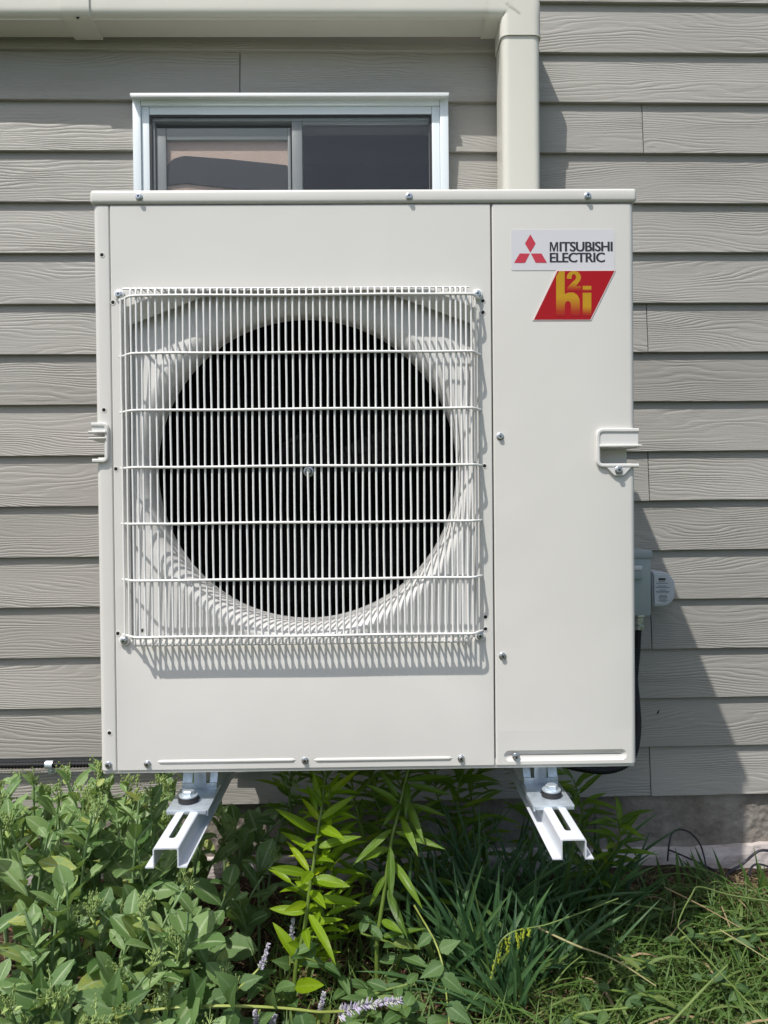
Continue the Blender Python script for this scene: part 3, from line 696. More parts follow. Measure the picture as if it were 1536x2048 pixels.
grip(lpost, -1, [(183, 849), (213.5, 849), (213.5, 921.5), (185, 921.5)], 9, [(184, 850), (212, 850), (212, 866), (184, 866)], [((212, 864), (176, 868.5), .15), ((211, 877), (176.5, 880.5), .15)], (PX(211, 900).x, -HX+.0006, lz0, lz1))
screw(1237, 940, -.0065, service, 1.1)

# stickers
def decal(name, px, mt, Y, parent, r=0):
    b = MB(); pl = pxz(px, Y)
    if r: pl = rpoly(pl, r, 4)
    b.add([(x, Y, z) for x, z in pl], [tuple(range(len(pl)))]); return b.build(name, mt, parent, 0, False)
b = MB(); b.prism(rpoly(pxz([(1022, 459.5), (1229.5, 458.5), (1229.5, 540), (1022.5, 541)], -.0005), .004, 4), -.0006, .0001); lab = b.build('logo_label', M['label'], unit)
decal('diamond', [(1060.7, 468.6), (1071.3, 487), (1060.7, 505), (1049.9, 487)], M['red'], -.0009, lab)
decal('diamond', [(1039.2, 506.9), (1059.7, 506.9), (1050, 525.7), (1028.2, 525.7)], M['red'], -.0009, lab)
decal('diamond', [(1061.8, 506.9), (1083, 506.9), (1093.9, 525.5), (1071.3, 525.5)], M['red'], -.0009, lab)
def pc4(x0, y0, x1, y1): a, c_ = PX(x0, y0), PX(x1, y1); return (a.x, a.z, c_.x, c_.z)
text_mesh('lettering', 'ITSUBISHI', M['print'], pc4(1119.4, 484, 1224.4, 502.8), -.0009, lab, .006, 0, bold=.00058, spacing=.95)
decal('lettering', [(1099.5, 484), (1103.8, 484), (1107.8, 496.5), (1111.8, 484), (1116.2, 484), (1116.2, 502.8), (1113.2, 502.8), (1113.2, 489.5), (1109.2, 502.8), (1106.4, 502.8), (1102.5, 489.5), (1102.5, 502.8), (1099.5, 502.8)], M['print'], -.0009, lab)
text_mesh('lettering', 'ELECTRIC', M['print'], pc4(1099.8, 505.8, 1209, 524.6), -.0009, lab, .006, 0, bold=.00058, spacing=.95)
b = MB(); b.prism(pxz([(1112.5, 540.5), (1231.5, 540), (1182, 640.5), (1065.5, 640.8)], -.001), -.0010, .0001); stk = b.build('red_sticker', M['white'], unit, 0)
decal('red_field', [(1115, 542), (1229, 541.5), (1180.6, 639), (1068, 639.3)], M['sticker'], -.0013, stk)
zo = lambda pts: [(960+x/4.518, 400+y/4.518) for x, y in pts]
hp = [(716, 642), (765, 642), (765, 850), (800, 836), (845, 836), (880, 858), (900, 900), (903, 950), (903, 1050), (822, 1050), (822, 950), (815, 922), (795, 912), (775, 922), (766, 950), (766, 1050), (688, 1050), (688, 694)]
decal('letter', zo(hp), M['gold'], -.0016, stk)
two = [(786, 712)]+[(848+64*math.cos(math.radians(a)), 700-60*math.sin(math.radians(a))) for a in range(170, -35, -15)]+[(872, 772), (868, 779), (912, 779), (912, 822), (786, 822), (786, 800), (800, 778), (836, 742)]+[(848+20*math.cos(math.radians(a)), 698-28*math.sin(math.radians(a))) for a in range(-40, 181, 20)]+[(828, 712)]
decal('letter', zo(two), M['gold2'] if 'gold2' in M else M['gold'], -.0016, stk)
decal('letter', zo([(928, 776), (1006, 776), (1006, 821), (928, 821)]), M['gold'], -.0016, stk)
decal('letter', zo([(928, 838), (1006, 838), (1006, 1048), (928, 1048)]), M['gold'], -.0016, stk)

# ------------------------------------------------------------------ bracket arms with clamps
YE = -.160                                    # front ends of the arms
def arm(cxp, label, mir, px):
    # px: web-left, web-right, flange-left, flange-right, y of top, y of bottom (front end, photo pixels)
    wl, wr, fl_, fr_, yt, yb2 = px
    x0, zt = PX(wl, yt, YE).x, PX(wl, yt, YE).z; x1 = PX(wr, yt, YE).x; f0 = PX(fl_, yb2, YE).x; f1 = PX(fr_, yb2, YE).x; zb2 = PX(fl_, yb2, YE).z
    t = .0022
    th = thing('bracket_arm', ((x0+x1)/2, .2, zb2), label, 'bracket', 'arms carrying the heat pump')
    sec = [(f0, zb2), (f0, zb2+t), (x0, zb2+t), (x0, zt), (x1, zt), (x1, zb2+t), (f1, zb2+t), (f1, zb2), (x1-t, zb2), (x1-t, zt-t), (x0+t, zt-t), (x0+t, zb2)]
    sec = rpoly(sec, [.0006, .0006, .0015, .004, .004, .0015, .0006, .0006, .0015, .0025, .0025, .0015], 3)
    # slot in the top web: the arm is swept in pieces with the web left open over the slot
    b = MB(); xm = (x0+x1)/2; sw = .0055
    Ys = [YE, YE+.062, YE+.30, .545]; n = len(sec)
    slotY0 = PZ(mir[0], mir[1], zt).y; slotY1 = slotY0+.22
    full = lambda ya, yb3: b.loops([[(x, ya, z) for x, z in sec], [(x, yb3, z) for x, z in sec]])
    full(YE, slotY0); full(slotY1, .545)
    half = [[p for p in sec if p[0] < xm]]
    L = [(xm-sw, zt), (xm-sw, zt-t)]
    def order_half(sgn):
        if sgn < 0: pts = [(f0, zb2), (f0, zb2+t), (x0, zb2+t), (x0, zt), (xm-sw, zt), (xm-sw, zt-t), (x0+t, zt-t), (x0+t, zb2)]; rr = [.0006, .0006, .0015, .004, 0, 0, .0025, .0015]
        else: pts = [(xm+sw, zt), (x1, zt), (x1, zb2+t), (f1, zb2+t), (f1, zb2), (x1-t, zb2), (x1-t, zt-t), (xm+sw, zt-t)]; rr = [0, .004, .0015, .0006, .0006, .0015, .0025, 0]
        return rpoly(pts, rr, 3)
    for sg in (-1, 1):
        h = order_half(sg); b.loops([[(x, slotY0, z) for x, z in h], [(x, slotY1, z) for x, z in h]])
    q = []                                     # rounded slot ends
    for k in range(9): a = math.pi*k/8; q.append((xm-sw*math.cos(a), slotY0+sw-sw*math.sin(a)))
    b.add([(x, y, zt-.0002) for x, y in q]+[(xm+sw, slotY0-.0001, zt-.0002), (xm-sw, slotY0-.0001, zt-.0002)], [(0, 1, 2, 3, 4, 10), (4, 5, 6, 7, 8, 9), (4, 9, 10)])
    # end caps as thickness strips
    for Y in (YE, .545):
        m_ = len(sec)
        b.add([(x, Y, z) for x, z in sec], [tuple(range(m_))])
    b.build('arm_rail', M['rail'], th, 30)
    b = MB(); b.box(f0-.004, f1+.004, .548, .552, zb2-.10, zt+.03, .002); b.build('wall_plate', M['rail'], th)
    return th, zt, xm
def clamp(zr, pts, label, bolt, sgn, tabpx):
    # pts: plate corners in photo pixels on top of the rail: front-left, front-right, back-right, back-left
    z = zr+.0035; fl_, fr_, br, bl = [PZ(x, y, z) for x, y in pts]
    yf = (fl_.y+fr_.y)/2; yb3 = (br.y+bl.y)/2; x0 = (fl_.x+bl.x)/2; x1 = (fr_.x+br.x)/2
    th = thing('foot_clamp', ((x0+x1)/2, (yf+yb3)/2, zr), label, 'clamp', 'clamps on the bracket arms'); t = .0035
    b = MB(); b.box(x0, x1, yf, yb3, zr+.0005, z, .0009)
    b.box(x0+.001, x1-.001, yf-.0012, yf+.003, zr-.004, z-.0003, .0008)
    sx = x1 if sgn > 0 else x0
    b.box(sx-.002, sx+.002, yf+.002, yb3+.02, zr-.008, z-.0005, .0008)
    b.build('clamp_plate', M['zinc'], th)
    # raised tongue with a notch: two cheeks and a rear slope
    w_ = x1-x0; nw = .0165; xm = (x0+x1)/2+(.002*sgn); ztop = ZB-.022; b = MB()
    for a0, a1 in ((x0+.003, xm-nw), (xm+nw, x1-.003)):
        vs = []
        for (y, zz) in ((yb3-.001, z-.002), (yb3-.001, z), (yb3+.020, ztop), (yb3+.024, ztop-.001), (yb3+.003, z-.003)): vs += [(a0, y, zz), (a1, y, zz)]
        b.add(vs, [(0, 1, 3, 2), (2, 3, 5, 4), (4, 5, 7, 6), (6, 7, 9, 8), (8, 9, 1, 0), (0, 2, 4, 6, 8), (1, 3, 5, 7, 9)])
    b.box(x0+.003, x1-.003, yb3-.0005, yb3+.003, z-.0025, z+.010, .0008); b.build('clamp_tongue', M['zinc'], th)
    b = MB(); b.box(xm-.0115, xm+.0115, yb3-.004, yb3-.0012, z+.006, ZB-.004, .0007); b.box(xm-.0112, xm+.0112, yb3-.0035, yb3+.03, z+.0055, z+.0085, .0007); b.build('hook_strip', M['zinc'], th)
    p = PZ(bolt[0], bolt[1], z); cx, cy = p.x, p.y; b = MB()
    b.lathe([(.0175, 0), (.0180, .002), (.0180, .0095), (.0172, .0108)], (cx, cy, z-.0005), 32, 'z'); b.build('rubber_washer', M['rubber'], th, 40)
    b = MB(); b.lathe([(.0165, .0100), (.0168, .0104), (.0168, .0126), (.0160, .0132)], (cx, cy, z), 32, 'z')
    b.lathe([(.0112, .0125), (.0112, .0195), (.0095, .0212), (.001, .0213)], (cx, cy, z), 6, 'z'); b.build('bolt', M['zinc'], th, 30)
    b = MB(); b.lathe([(.005, .0002), (.005, .0006)], (cx+.012*sgn*-1*-1, cy+.016, z), 16, 'z'); b.build('slot_end', M['hole'], th)
    # shiny bushing of the unit's foot
    b = MB(); b.box(x0+.004, x1+.006*(1 if sgn > 0 else 1), yb3+.004, yb3+.06, ZB-.021, ZB-.008, .005, 3); b.build('foot_bushing', M['zinc'], th)
aL, zL, xmL = arm(0, 'white slotted bracket arm reaching out over the leafy sedum under the heat pump', (340, 1676), (305, 357, 290, 374, 1696.5, 1737))
aR, zR, xmR = arm(0, 'white slotted bracket arm reaching out over the grass under the heat pump', (1139, 1661), (1122, 1173, 1105, 1188, 1679, 1720))
clamp(zL, [(330, 1621), (413, 1620), (437, 1577), (363, 1577)], 'zinc plated clamp bolted on the bracket arm over the sedum', (377, 1603), 1, None)
clamp(zR, [(1067, 1612), (1150, 1610), (1119, 1566), (1047, 1566)], 'zinc plated clamp bolted on the bracket arm over the grass', (1103, 1592), -1, None)

# ------------------------------------------------------------------ electrical box, outlet cover, conduits, cables
YD = .475
bx1 = PX(1302, 1170, YD).x; bx0 = bx1-.15; bz1 = PX(1290, 1101, YD).z; bz0 = PX(1290, 1231, YD).z
el_ = thing('disconnect_box', ((bx0+bx1)/2, .53, bz0), 'grey green steel disconnect box on the siding beside the heat pump', 'electrical box')
b = MB(); b.box(bx0, bx1, YD, .5705, bz0, bz1-.003, .002); b.build('enclosure', M['box'], el_)
b = MB(); b.box(bx0-.002, bx1+.003, YD-.004, .5703, bz1-.018, bz1, .002); b.build('hood', M['box'], el_)
hx = PX(1286, 1135, YD-.015).x; hz = PX(1286, 1135, YD-.015).z
b = MB(); b.box(hx-.05, hx, YD-.014, YD+.001, hz-.028, hz+.006, .003); b.build('pull_handle', M['box'], el_)
b = MB(); b.box(hx-.045, hx-.002, YD-.0165, YD-.0135, hz-.006, hz+.004, .001); b.build('handle_glint', M['label'], el_)  # pale strip painted in as the glint on the handle
YC = .508
oc = [(1304, 1143), (1332, 1143.5), (1350, 1160), (1350.5, 1198), (1334, 1213), (1306, 1214)]
cv = thing('outlet_cover', (PX(1326, 1178, YC).x, .54, PX(1326, 1214, YC).z), 'light grey rounded weatherproof outlet cover with printed lines beside the disconnect box', 'outlet cover')
b = MB(); b.prism(rpoly(pxz(oc, YC), [.002, .012, .014, .014, .012, .002], 5), YC, .5735, .003); b.build('cover_body', M['cover'], cv)
oi_ = [(1308, 1148), (1329, 1148.5), (1345, 1163), (1345.5, 1194), (1330, 1208.5), (1309, 1209)]
b = MB(); b.prism(rpoly(pxz(oi_, YC-.002), [.002, .012, .014, .014, .012, .002], 5), YC-.0025, YC+.001, .001); lid = b.build('lid', M['cover'], cv)
for yy, x0, x1, h in ((1158.5, 1317, 1331, 4.5), (1163.4, 1317.5, 1330, 1), (1166.5, 1312.5, 1336, 1), (1172, 1316, 1333, 1), (1174.8, 1311, 1339, 1), (1180, 1318.5, 1332, 1), (1182.8, 1312, 1338.5, 1), (1185.6, 1313, 1338, 1), (1190.6, 1319, 1333.5, .9), (1192.9, 1318, 1334.5, .9), (1195.4, 1316.5, 1335.5, .9), (1198, 1319, 1333, .9), (1200.4, 1316, 1336, .9), (1202.6, 1320.5, 1332, .9)):
    decal('print_line', [(x0, yy-h/2), (x1, yy-h/2), (x1, yy+h/2), (x0, yy+h/2)], M['print'], YC-.0028, lid)
def corrugated(path, r, amp, pitch):
    pts = smooth_path(path, 14); L = 0; out = [pts[0]]
    for a, c_ in zip(pts[:-1], pts[1:]):
        d = (c_-a).length; n = max(1, int(d/(pitch/4)))
        for k in range(1, n+1): out.append(a.lerp(c_, k/n))
    L = 0; rr = []
    for i, p in enumerate(out):
        if i: L += (p-out[i-1]).length
        rr.append(r+amp*math.sin(2*math.pi*L/pitch))
    return MB().tube(out, rr, 10)
kx = PX(1281, 1245, .52).x; kz = PX(1281, 1238, .52).z
b = MB(); b.lathe([(.013, 0), (.015, -.004), (.015, -.010), (.011, -.012), (.011, -.03), (.0125, -.032), (.0125, -.042)], (kx-.004, .522, bz0+.001), 20, 'z'); b.build('conduit_fitting', M['screw'], el_)
path = [(kx-.004, .522, bz0-.03), (kx-.008, .521, bz0-.09), (kx-.018, .51, bz0-.16), PX(1273, 1400, .46), PX(1276, 1450, .43), PX(1270, 1500, .40), PX(1254, 1527, .38), PX(1215, 1541, .36), PX(1165, 1537, .33), PX(1125, 1527, .30), PX(1090, 1515, .26)]
tag(corrugated(path, .0078, .0010, .0065).build('flexible_conduit', M['conduit'], None, 80), 'black ribbed conduit looping from the disconnect box under the heat pump', 'conduit')
zc_ = PX(100, 1526, .56).z
path = [(-4.0, Yw(-4)-.0125, zc_+.01), (-1.6, Yw(-1.6)-.0125, zc_+.004), (-.95, Yw(-.9)-.0125, zc_), (-.6, Yw(-.6)-.0125, zc_-.001), (-.3, Yw(-.3)-.0125, zc_+.001), (-.05, .50, zc_+.05)]
tag(corrugated(path, .0075, .0008, .008).build('wall_conduit', M['conduit'], None, 80), 'black ribbed conduit running level along the siding above the sedum', 'conduit')
cxp = PX(100, 1526, .55).x
b = MB(); ls = []
for x in (cxp-.009, cxp+.009):
    ls.append([(x, Yw(cxp)-.0125-.0102*math.cos(a), zc_+.0102*math.sin(a)) for a in [math.pi*(k/12-.5) for k in range(13)]])
b.loops(ls, False); b.box(cxp-.009, cxp+.009, Yw(cxp)-.0035, Yw(cxp)-.0015, zc_-.027, zc_-.009, .0005); b.lathe([(.004, 0), (.004, -.002), (.002, -.003)], (cxp, Yw(cxp)-.0033, zc_-.019), 12)
tag(b.build('conduit_strap', M['zinc'], None), 'small zinc strap holding the black conduit against the siding', 'strap')
def cable(px, label, r=.0022, Y=.545):
    pts = [PX(x, y, yy) for x, y, yy in px]; b = MB(); b.tube(smooth_path(pts, 8), r, 8)
    return tag(b.build('loose_cable', M['cable'], None, 60), label, 'cable')
cable([(1335, 1722, .50), (1338, 1690, .50), (1344, 1667, .51), (1358, 1659, .52), (1378, 1664, .53), (1397, 1683, .54), (1407, 1708, .54), (1413, 1740, .52), (1416, 1760, .49)], 'thin black cable arching up in front of the concrete foundation')
cable([(1339, 1700, .535), (1390, 1722, .535), (1440, 1746, .52), (1476, 1768, .48), (1500, 1790, .43)], 'thin black cable running straight down across the pale footing')
cable([(1420, 1795, .42), (1455, 1748, .50), (1485, 1728, .53), (1508, 1708, .53), (1522, 1701, .53), (1545, 1702, .53), (1580, 1705, .54), (1640, 1760, .5)], 'thick black cable bending level beside the pale footing', .0032)
cable([(1500, 1752, .5), (1501, 1738, .52), (1511, 1729, .53), (1530, 1731, .53), (1560, 1745, .52), (1590, 1775, .46)], 'short black cable hoop sticking out of the ground by the footing', .0026)
b = MB(); p = PX(1315, 1423, .573); b.tube([(p.x-.003, p.y-.004, p.z-.005), (p.x, p.y-.005, p.z), (p.x+.003, p.y-.004, p.z+.005)], [.001, .0022, .0008], 6)
tag(b.build('beetle', M['conduit'], None), 'tiny black beetle sitting on the siding', 'insect')

# ------------------------------------------------------------------ plants
def uvmesh(name, verts, faces, uvs, mt):
    me = bpy.data.meshes.new(name); me.from_pydata([tuple(v) for v in verts], [], faces); me.materials.append(mt)
    ul = me.uv_layers.new(name='UVMap'); vi = [0]*len(me.loops); me.loops.foreach_get('vertex_index', vi)
    ul.data.foreach_set('uv', [c_ for i in vi for c_ in uvs[i]]); me.shade_smooth(); me.update(); return me
def grid_leaf(rows, cols):                    # rows x cols vertex grid -> faces
    return [(r*cols+c_, r*cols+c_+1, (r+1)*cols+c_+1, (r+1)*cols+c_) for r in range(rows-1) for c_ in range(cols-1)]
def leaf_verts(base, tip, width, normal, bulge, fold=.25, n=11, prof=None, tooth=0, twist=0, rnd=R):
    B, T, N = Vector(base), Vector(tip), Vector(normal).normalized(); L = (T-B).length
    ctrl = (B+T)/2+N*bulge*L; vs = []; uvs = []
    for i in range(n):
        t = i/(n-1); p = B*(1-t)**2+ctrl*2*t*(1-t)+T*t*t; tg = ((ctrl-B)*(1-t)+(T-ctrl)*t).normalized()
        sd = tg.cross(N).normalized()
        if twist: sd = Matrix.Rotation(twist*t, 3, tg) @ sd
        up_ = sd.cross(tg).normalized(); w_ = width/2*prof(t)
        if tooth and 0 < i < n-1: w_ *= 1+tooth*(1 if i % 2 else -1)
        for c_, u in enumerate((-1, -.5, 0, .5, 1)):
            vs.append(p+sd*(w_*u)+up_*(abs(u)*w_*fold)); uvs.append((u/2+.5, t))
    return vs, grid_leaf(n, 5), uvs
lance = lambda t: max(.02, math.sin(math.pi*min(1, t**.75))**.85)
def ov(t): return max(.10 if t < .5 else .04, (math.sin(math.pi*t**1.25))**.75)
def strapf(t): return max(.03, min(1, .55+t*2)*(1-t**3)**.8)

# --- sedum (broad fleshy leaves)
SL = []
for v in range(6):
    rr = random.Random(50+v); wd = (.46, .40, .52, .36, .44, .58)[v]
    vs, fs, uvs = leaf_verts((0, 0, 0), (1, 0, rr.uniform(-.16, .12)), wd, (0, 0, 1), rr.uniform(.05, .14), rr.uniform(.12, .38), 15, ov, .035, rr.uniform(-.25, .25))
    SL.append(uvmesh('leaf', vs, fs, uvs, M['sedum']))
def bud_mesh(seed):
    rr = random.Random(seed); b = MB()
    for k in range(6):
        a = rr.uniform(0, 6.28); s_ = rr.uniform(.2, .85); L = rr.uniform(.018, .042)
        t = Vector((math.cos(a)*s_, math.sin(a)*s_, 1)).normalized(); o0 = Vector((0, 0, rr.uniform(-.025, .0))); e = o0+t*L
        b.tube([o0, o0+t*L*.5+Vector((0, 0, .001)), e], [.0011, .0009, .0007], 5, False)
        for q in range(7):
            c_ = e+Vector((rr.gauss(0, .0055), rr.gauss(0, .0055), rr.gauss(0, .004))); r_ = rr.uniform(.0013, .0026)
            b.tube([e-t*.006, c_], [.0004, .0005], 3, False)
            b.add([c_+Vector(d)*r_ for d in ((1, 0, 0), (0, 1, 0), (-1, 0, 0), (0, -1, 0), (0, 0, 1.5), (0, 0, -1.2))], [(0, 1, 4), (1, 2, 4), (2, 3, 4), (3, 0, 4), (1, 0, 5), (2, 1, 5), (3, 2, 5), (0, 3, 5)])
        if rr.random() < .6:
            d2 = Vector((math.cos(a+1), math.sin(a+1), .3)); vs, fs, uvs = leaf_verts(o0, o0+d2*.016, .006, (0, 0, 1), .1, .2, 5, lance); b.add(vs, fs)
    return b.mesh('flower_buds', M['bud'], (0, 0, 0), 60, False)
BUDS = [bud_mesh(90+i) for i in range(5)]
def orient(d, up_):
    x = Vector(d).normalized(); y = Vector(up_).cross(x); y = y.normalized() if y.length > 1e-4 else x.orthogonal().normalized(); z = x.cross(y)
    return Matrix(((x.x, y.x, z.x), (x.y, y.y, z.y), (x.z, y.z, z.z))).to_quaternion()
railx = (xmL-.05, xmL+.05)
def sedum_clump(x, y, stems, hmin, hmax, spread, label, seed, leafscale=1.0, buds=.8):
    rr = random.Random(seed); z0 = gh(x, y)-.005
    th = thing('sedum_plant', (x, y, z0), label, 'plant', 'sedum plants along the wall')
    for s_ in range(stems):
        a = rr.uniform(0, 6.28); d = spread*math.sqrt(rr.random()); bx, by = x+d*math.cos(a)*.6, y+d*math.sin(a)*.6
        h = rr.uniform(hmin, hmax); lx, ly = rr.gauss(0, .07)+.0, rr.gauss(0, .05)-.03
        tx, ty = bx+lx, min(by+ly, .50)
        if railx[0]-.015 < tx < railx[1]+.015 and ty > YE-.03: h = min(h, .27)
        if ty < -.09 : h = min(h, .30)
        pts = [Vector((bx, by, z0)), Vector((bx+lx*.25, by+(ty-by)*.25, z0+h*.4)), Vector((bx+lx*.6, by+(ty-by)*.6, z0+h*.75)), Vector((tx, ty, z0+h))]
        path = smooth_path(pts, 6); n = len(path)
        b = MB(); b.tube(path, [.0036-.0017*i/n for i in range(n)], 6); b.build('stem', M['sedum_stem'], th, 60)
        nl = int(h*38)+rr.randint(-1, 1); ph = rr.uniform(0, 6.28)
        for k in range(nl):
            t = .30+.66*k/max(1, nl-1); p = path[min(n-1, int(t*(n-1)))]
            ph += 2.4+rr.uniform(-.3, .3); el2 = rr.uniform(.1, 1.0)+(.2 if t > .8 else 0)
            dv = Vector((math.cos(ph)*math.cos(el2), math.sin(ph)*math.cos(el2), math.sin(el2)))
            L = rr.choice((rr.uniform(.035, .07), rr.uniform(.06, .108)))*(1.0-.45*max(0, t-.55)/.45)*leafscale
            e = p+dv*L
            if e.y > .535: continue
            if railx[0] < e.x < railx[1] and YE-.01 < e.y and .27 < e.z < .42: continue
            up2 = Vector((rr.gauss(0, .25), rr.gauss(-.25, .25), 1))
            o = put('leaf', rr.choice(SL), p, th, orient(dv, up2)); o.scale = (L, L*rr.uniform(.85, 1.15), L)
        if rr.random() < buds:
            o = put('flower_buds', rr.choice(BUDS), path[-1], th, orient((1, 0, rr.uniform(-.2, .2)), (rr.gauss(0, .2), rr.gauss(-.1, .2), 1))); k = rr.uniform(.75, 1.25); o.scale = (k, k, k)
def sedlab(px, Y):
    if px > 480: return 'dark low sedum against the foundation behind the bright lily'
    if px > 380: return 'short shaded sedum between the bracket arm and the bright lily' if Y > -.1 else 'short front sedum beside the pale purple flower spikes'
    if 250 < px <= 380: return 'sedum with pale buds growing right under the white bracket arm' if Y > -.1 else 'sedum in front of the bracket arm end'
    if Y > .3: return 'tall sedum with pale flower buds against the siding below the conduit'
    if Y > .1: return 'tall budding sedum in the middle of the bed left of the bracket arm'
    if Y > -.1: return 'broad leaved sedum in the bed before the tall budding sedum'
    return 'front sedum with large pale leaves among the toothed weeds'
sed = []
for i, (px, Y) in enumerate(((-30, .40), (60, .38), (150, .40), (235, .36), (330, .40), (425, .42), (505, .44),
                             (-20, .20), (80, .18), (175, .20), (270, .16), (395, .24), (465, .20),
                             (10, .0), (110, -.02), (205, .02), (300, -.03), (400, .02), (460, .05),
                             (-10, -.17), (80, -.19), (170, -.17), (265, -.2), (350, -.19), (430, -.17))):
    z = 0; x = CAM.x+ray(px, 1500).x/ray(px, 1500).y*(Y-CAM.y)
    back = Y > .3; mid_ = .1 < Y <= .3
    hm = (.27, .36) if back else (.30, .41) if mid_ else (.22, .33) if Y > -.1 else (.13, .25)
    if px > 380: hm = (hm[0]*.72, hm[1]*.78)
    sedum_clump(x, Y, 5 if px < 380 else 4, hm[0], hm[1], .10, sedlab(px, Y), 300+i, 1.0 if px < 380 else .9, .55 if px < 380 else .3)

# --- lilies: leaves laid out from the photograph, depth from the stem
def zoom7(x, y): return 400+x/2.743, 1500+y/2.743
def lily(name, label, stem, leaves, Y0, mt, seed, group):
    rr = random.Random(seed); pts = []
    for x, y, dy in stem: px, py = zoom7(x, y); pts.append(PX(px, py, Y0+dy))
    g0 = pts[0].copy(); base = Vector((g0.x, g0.y, gh(g0.x, g0.y)-.004)); th = thing(name, base, label, 'plant', group)
    path = smooth_path([base]+pts, 8) if g0.z > base.z+.02 else smooth_path(pts, 8)
    b = MB(); n = len(path); b.tube(path, [.0046-.0026*i/n for i in range(n)], 8); b.build('stem', M['lily_stem'], th, 60)
    for (bx, by), (tx, ty), w_, dy in leaves:
        p0, p1 = zoom7(bx, by), zoom7(tx, ty); A = PX(*p0, Y0); near = min(path, key=lambda q: (q-A).length); A = PX(*p0, near.y)
        A = near.lerp(A, .35)
        T = PX(*p1, near.y+dy); L = (T-A).length; wm = .9*w_/2.743*(Y0+1.356)/F
        nr = Vector((rr.gauss(0, .18), -.75+rr.gauss(0, .15), .75)); drop = T.z < A.z-.3*L
        vs, fs, uvs = leaf_verts(A, T, wm, nr, .16 if drop else .10, .28, 13, lance, 0, rr.uniform(-.3, .3))
        c_ = A; me = uvmesh('leaf', [v-c_ for v in vs], fs, uvs, mt); put('leaf', me, c_, th)
l1 = [((635, 455), (410, 322), 55, -.03), ((655, 390), (555, 262), 42, .02), ((660, 380), (850, 250), 45, .02), ((680, 430), (792, 487), 62, -.07), ((640, 500), (565, 555), 42, -.05), ((660, 545), (888, 475), 58, .0), ((600, 560), (440, 450), 52, .03), ((640, 610), (738, 618), 48, -.05), ((550, 690), (385, 645), 58, -.02), ((610, 680), (555, 740), 62, -.06), ((560, 680), (475, 500), 45, .04), ((630, 720), (825, 750), 72, -.03), ((600, 790), (690, 872), 62, -.06), ((570, 850), (460, 885), 52, -.05), ((550, 905), (380, 870), 58, .0), ((690, 830), (880, 842), 55, .03), ((605, 910), (745, 1182), 55, -.06), ((660, 980), (785, 930), 46, .02), ((575, 980), (600, 1095), 52, -.06), ((530, 1150), (398, 945), 66, .02), ((540, 1190), (660, 1090), 62, .02), ((520, 1300), (682, 1290), 85, -.05), ((545, 1075), (480, 1060), 40, -.03), ((690, 300), (580, 190), 40, .0), ((700, 250), (870, 110), 45, .04), ((650, 300), (620, 120), 42, .02), ((690, 290), (770, 120), 45, .05), ((720, 400), (850, 300), 45, .05), ((600, 330), (590, 190), 36, .03), ((640, 640), (760, 560), 40, .05), ((620, 700), (700, 640), 40, .03), ((585, 900), (640, 830), 40, .04), ((600, 780), (520, 720), 40, .04)]
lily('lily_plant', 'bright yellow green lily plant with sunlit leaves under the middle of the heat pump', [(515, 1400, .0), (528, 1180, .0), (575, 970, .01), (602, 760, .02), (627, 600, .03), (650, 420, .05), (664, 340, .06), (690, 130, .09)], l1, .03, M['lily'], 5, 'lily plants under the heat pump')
l2 = [((1045, 540), (1045, 850), 50, -.06), ((1080, 610), (1222, 875), 50, -.05), ((1060, 780), (1140, 1035), 50, -.05), ((1040, 430), (832, 640), 46, -.04), ((1080, 455), (1345, 545), 45, -.03), ((1110, 290), (1003, 420), 40, -.04), ((1130, 380), (1197, 585), 46, -.06), ((1190, 280), (1232, 520), 45, -.06), ((1150, 190), (1125, 375), 45, -.05), ((1060, 270), (910, 190), 36, .0), ((1060, 250), (980, 110), 36, .02), ((1150, 200), (1380, 250), 42, .0), ((1150, 310), (1355, 365), 38, .0), ((1130, 180), (1400, 150), 42, .05), ((1010, 940), (1110, 1005), 50, -.04), ((1000, 1040), (1240, 980), 42, -.02), ((1030, 560), (850, 620), 60, .03), ((1060, 520), (1140, 520), 45, .05), ((1010, 700), (930, 860), 40, .0), ((1120, 150), (1180, 60), 40, .03), ((1090, 330), (1010, 230), 38, .04)]
lily('lily_plant', 'darker lily plant with long drooping leaves standing beside the bright lily', [(972, 1062, .0), (1008, 800, .01), (1050, 500, .02), (1080, 380, .03), (1120, 200, .05), (1150, 80, .06)], l2, .07, M['lily2'], 6, 'lily plants under the heat pump')

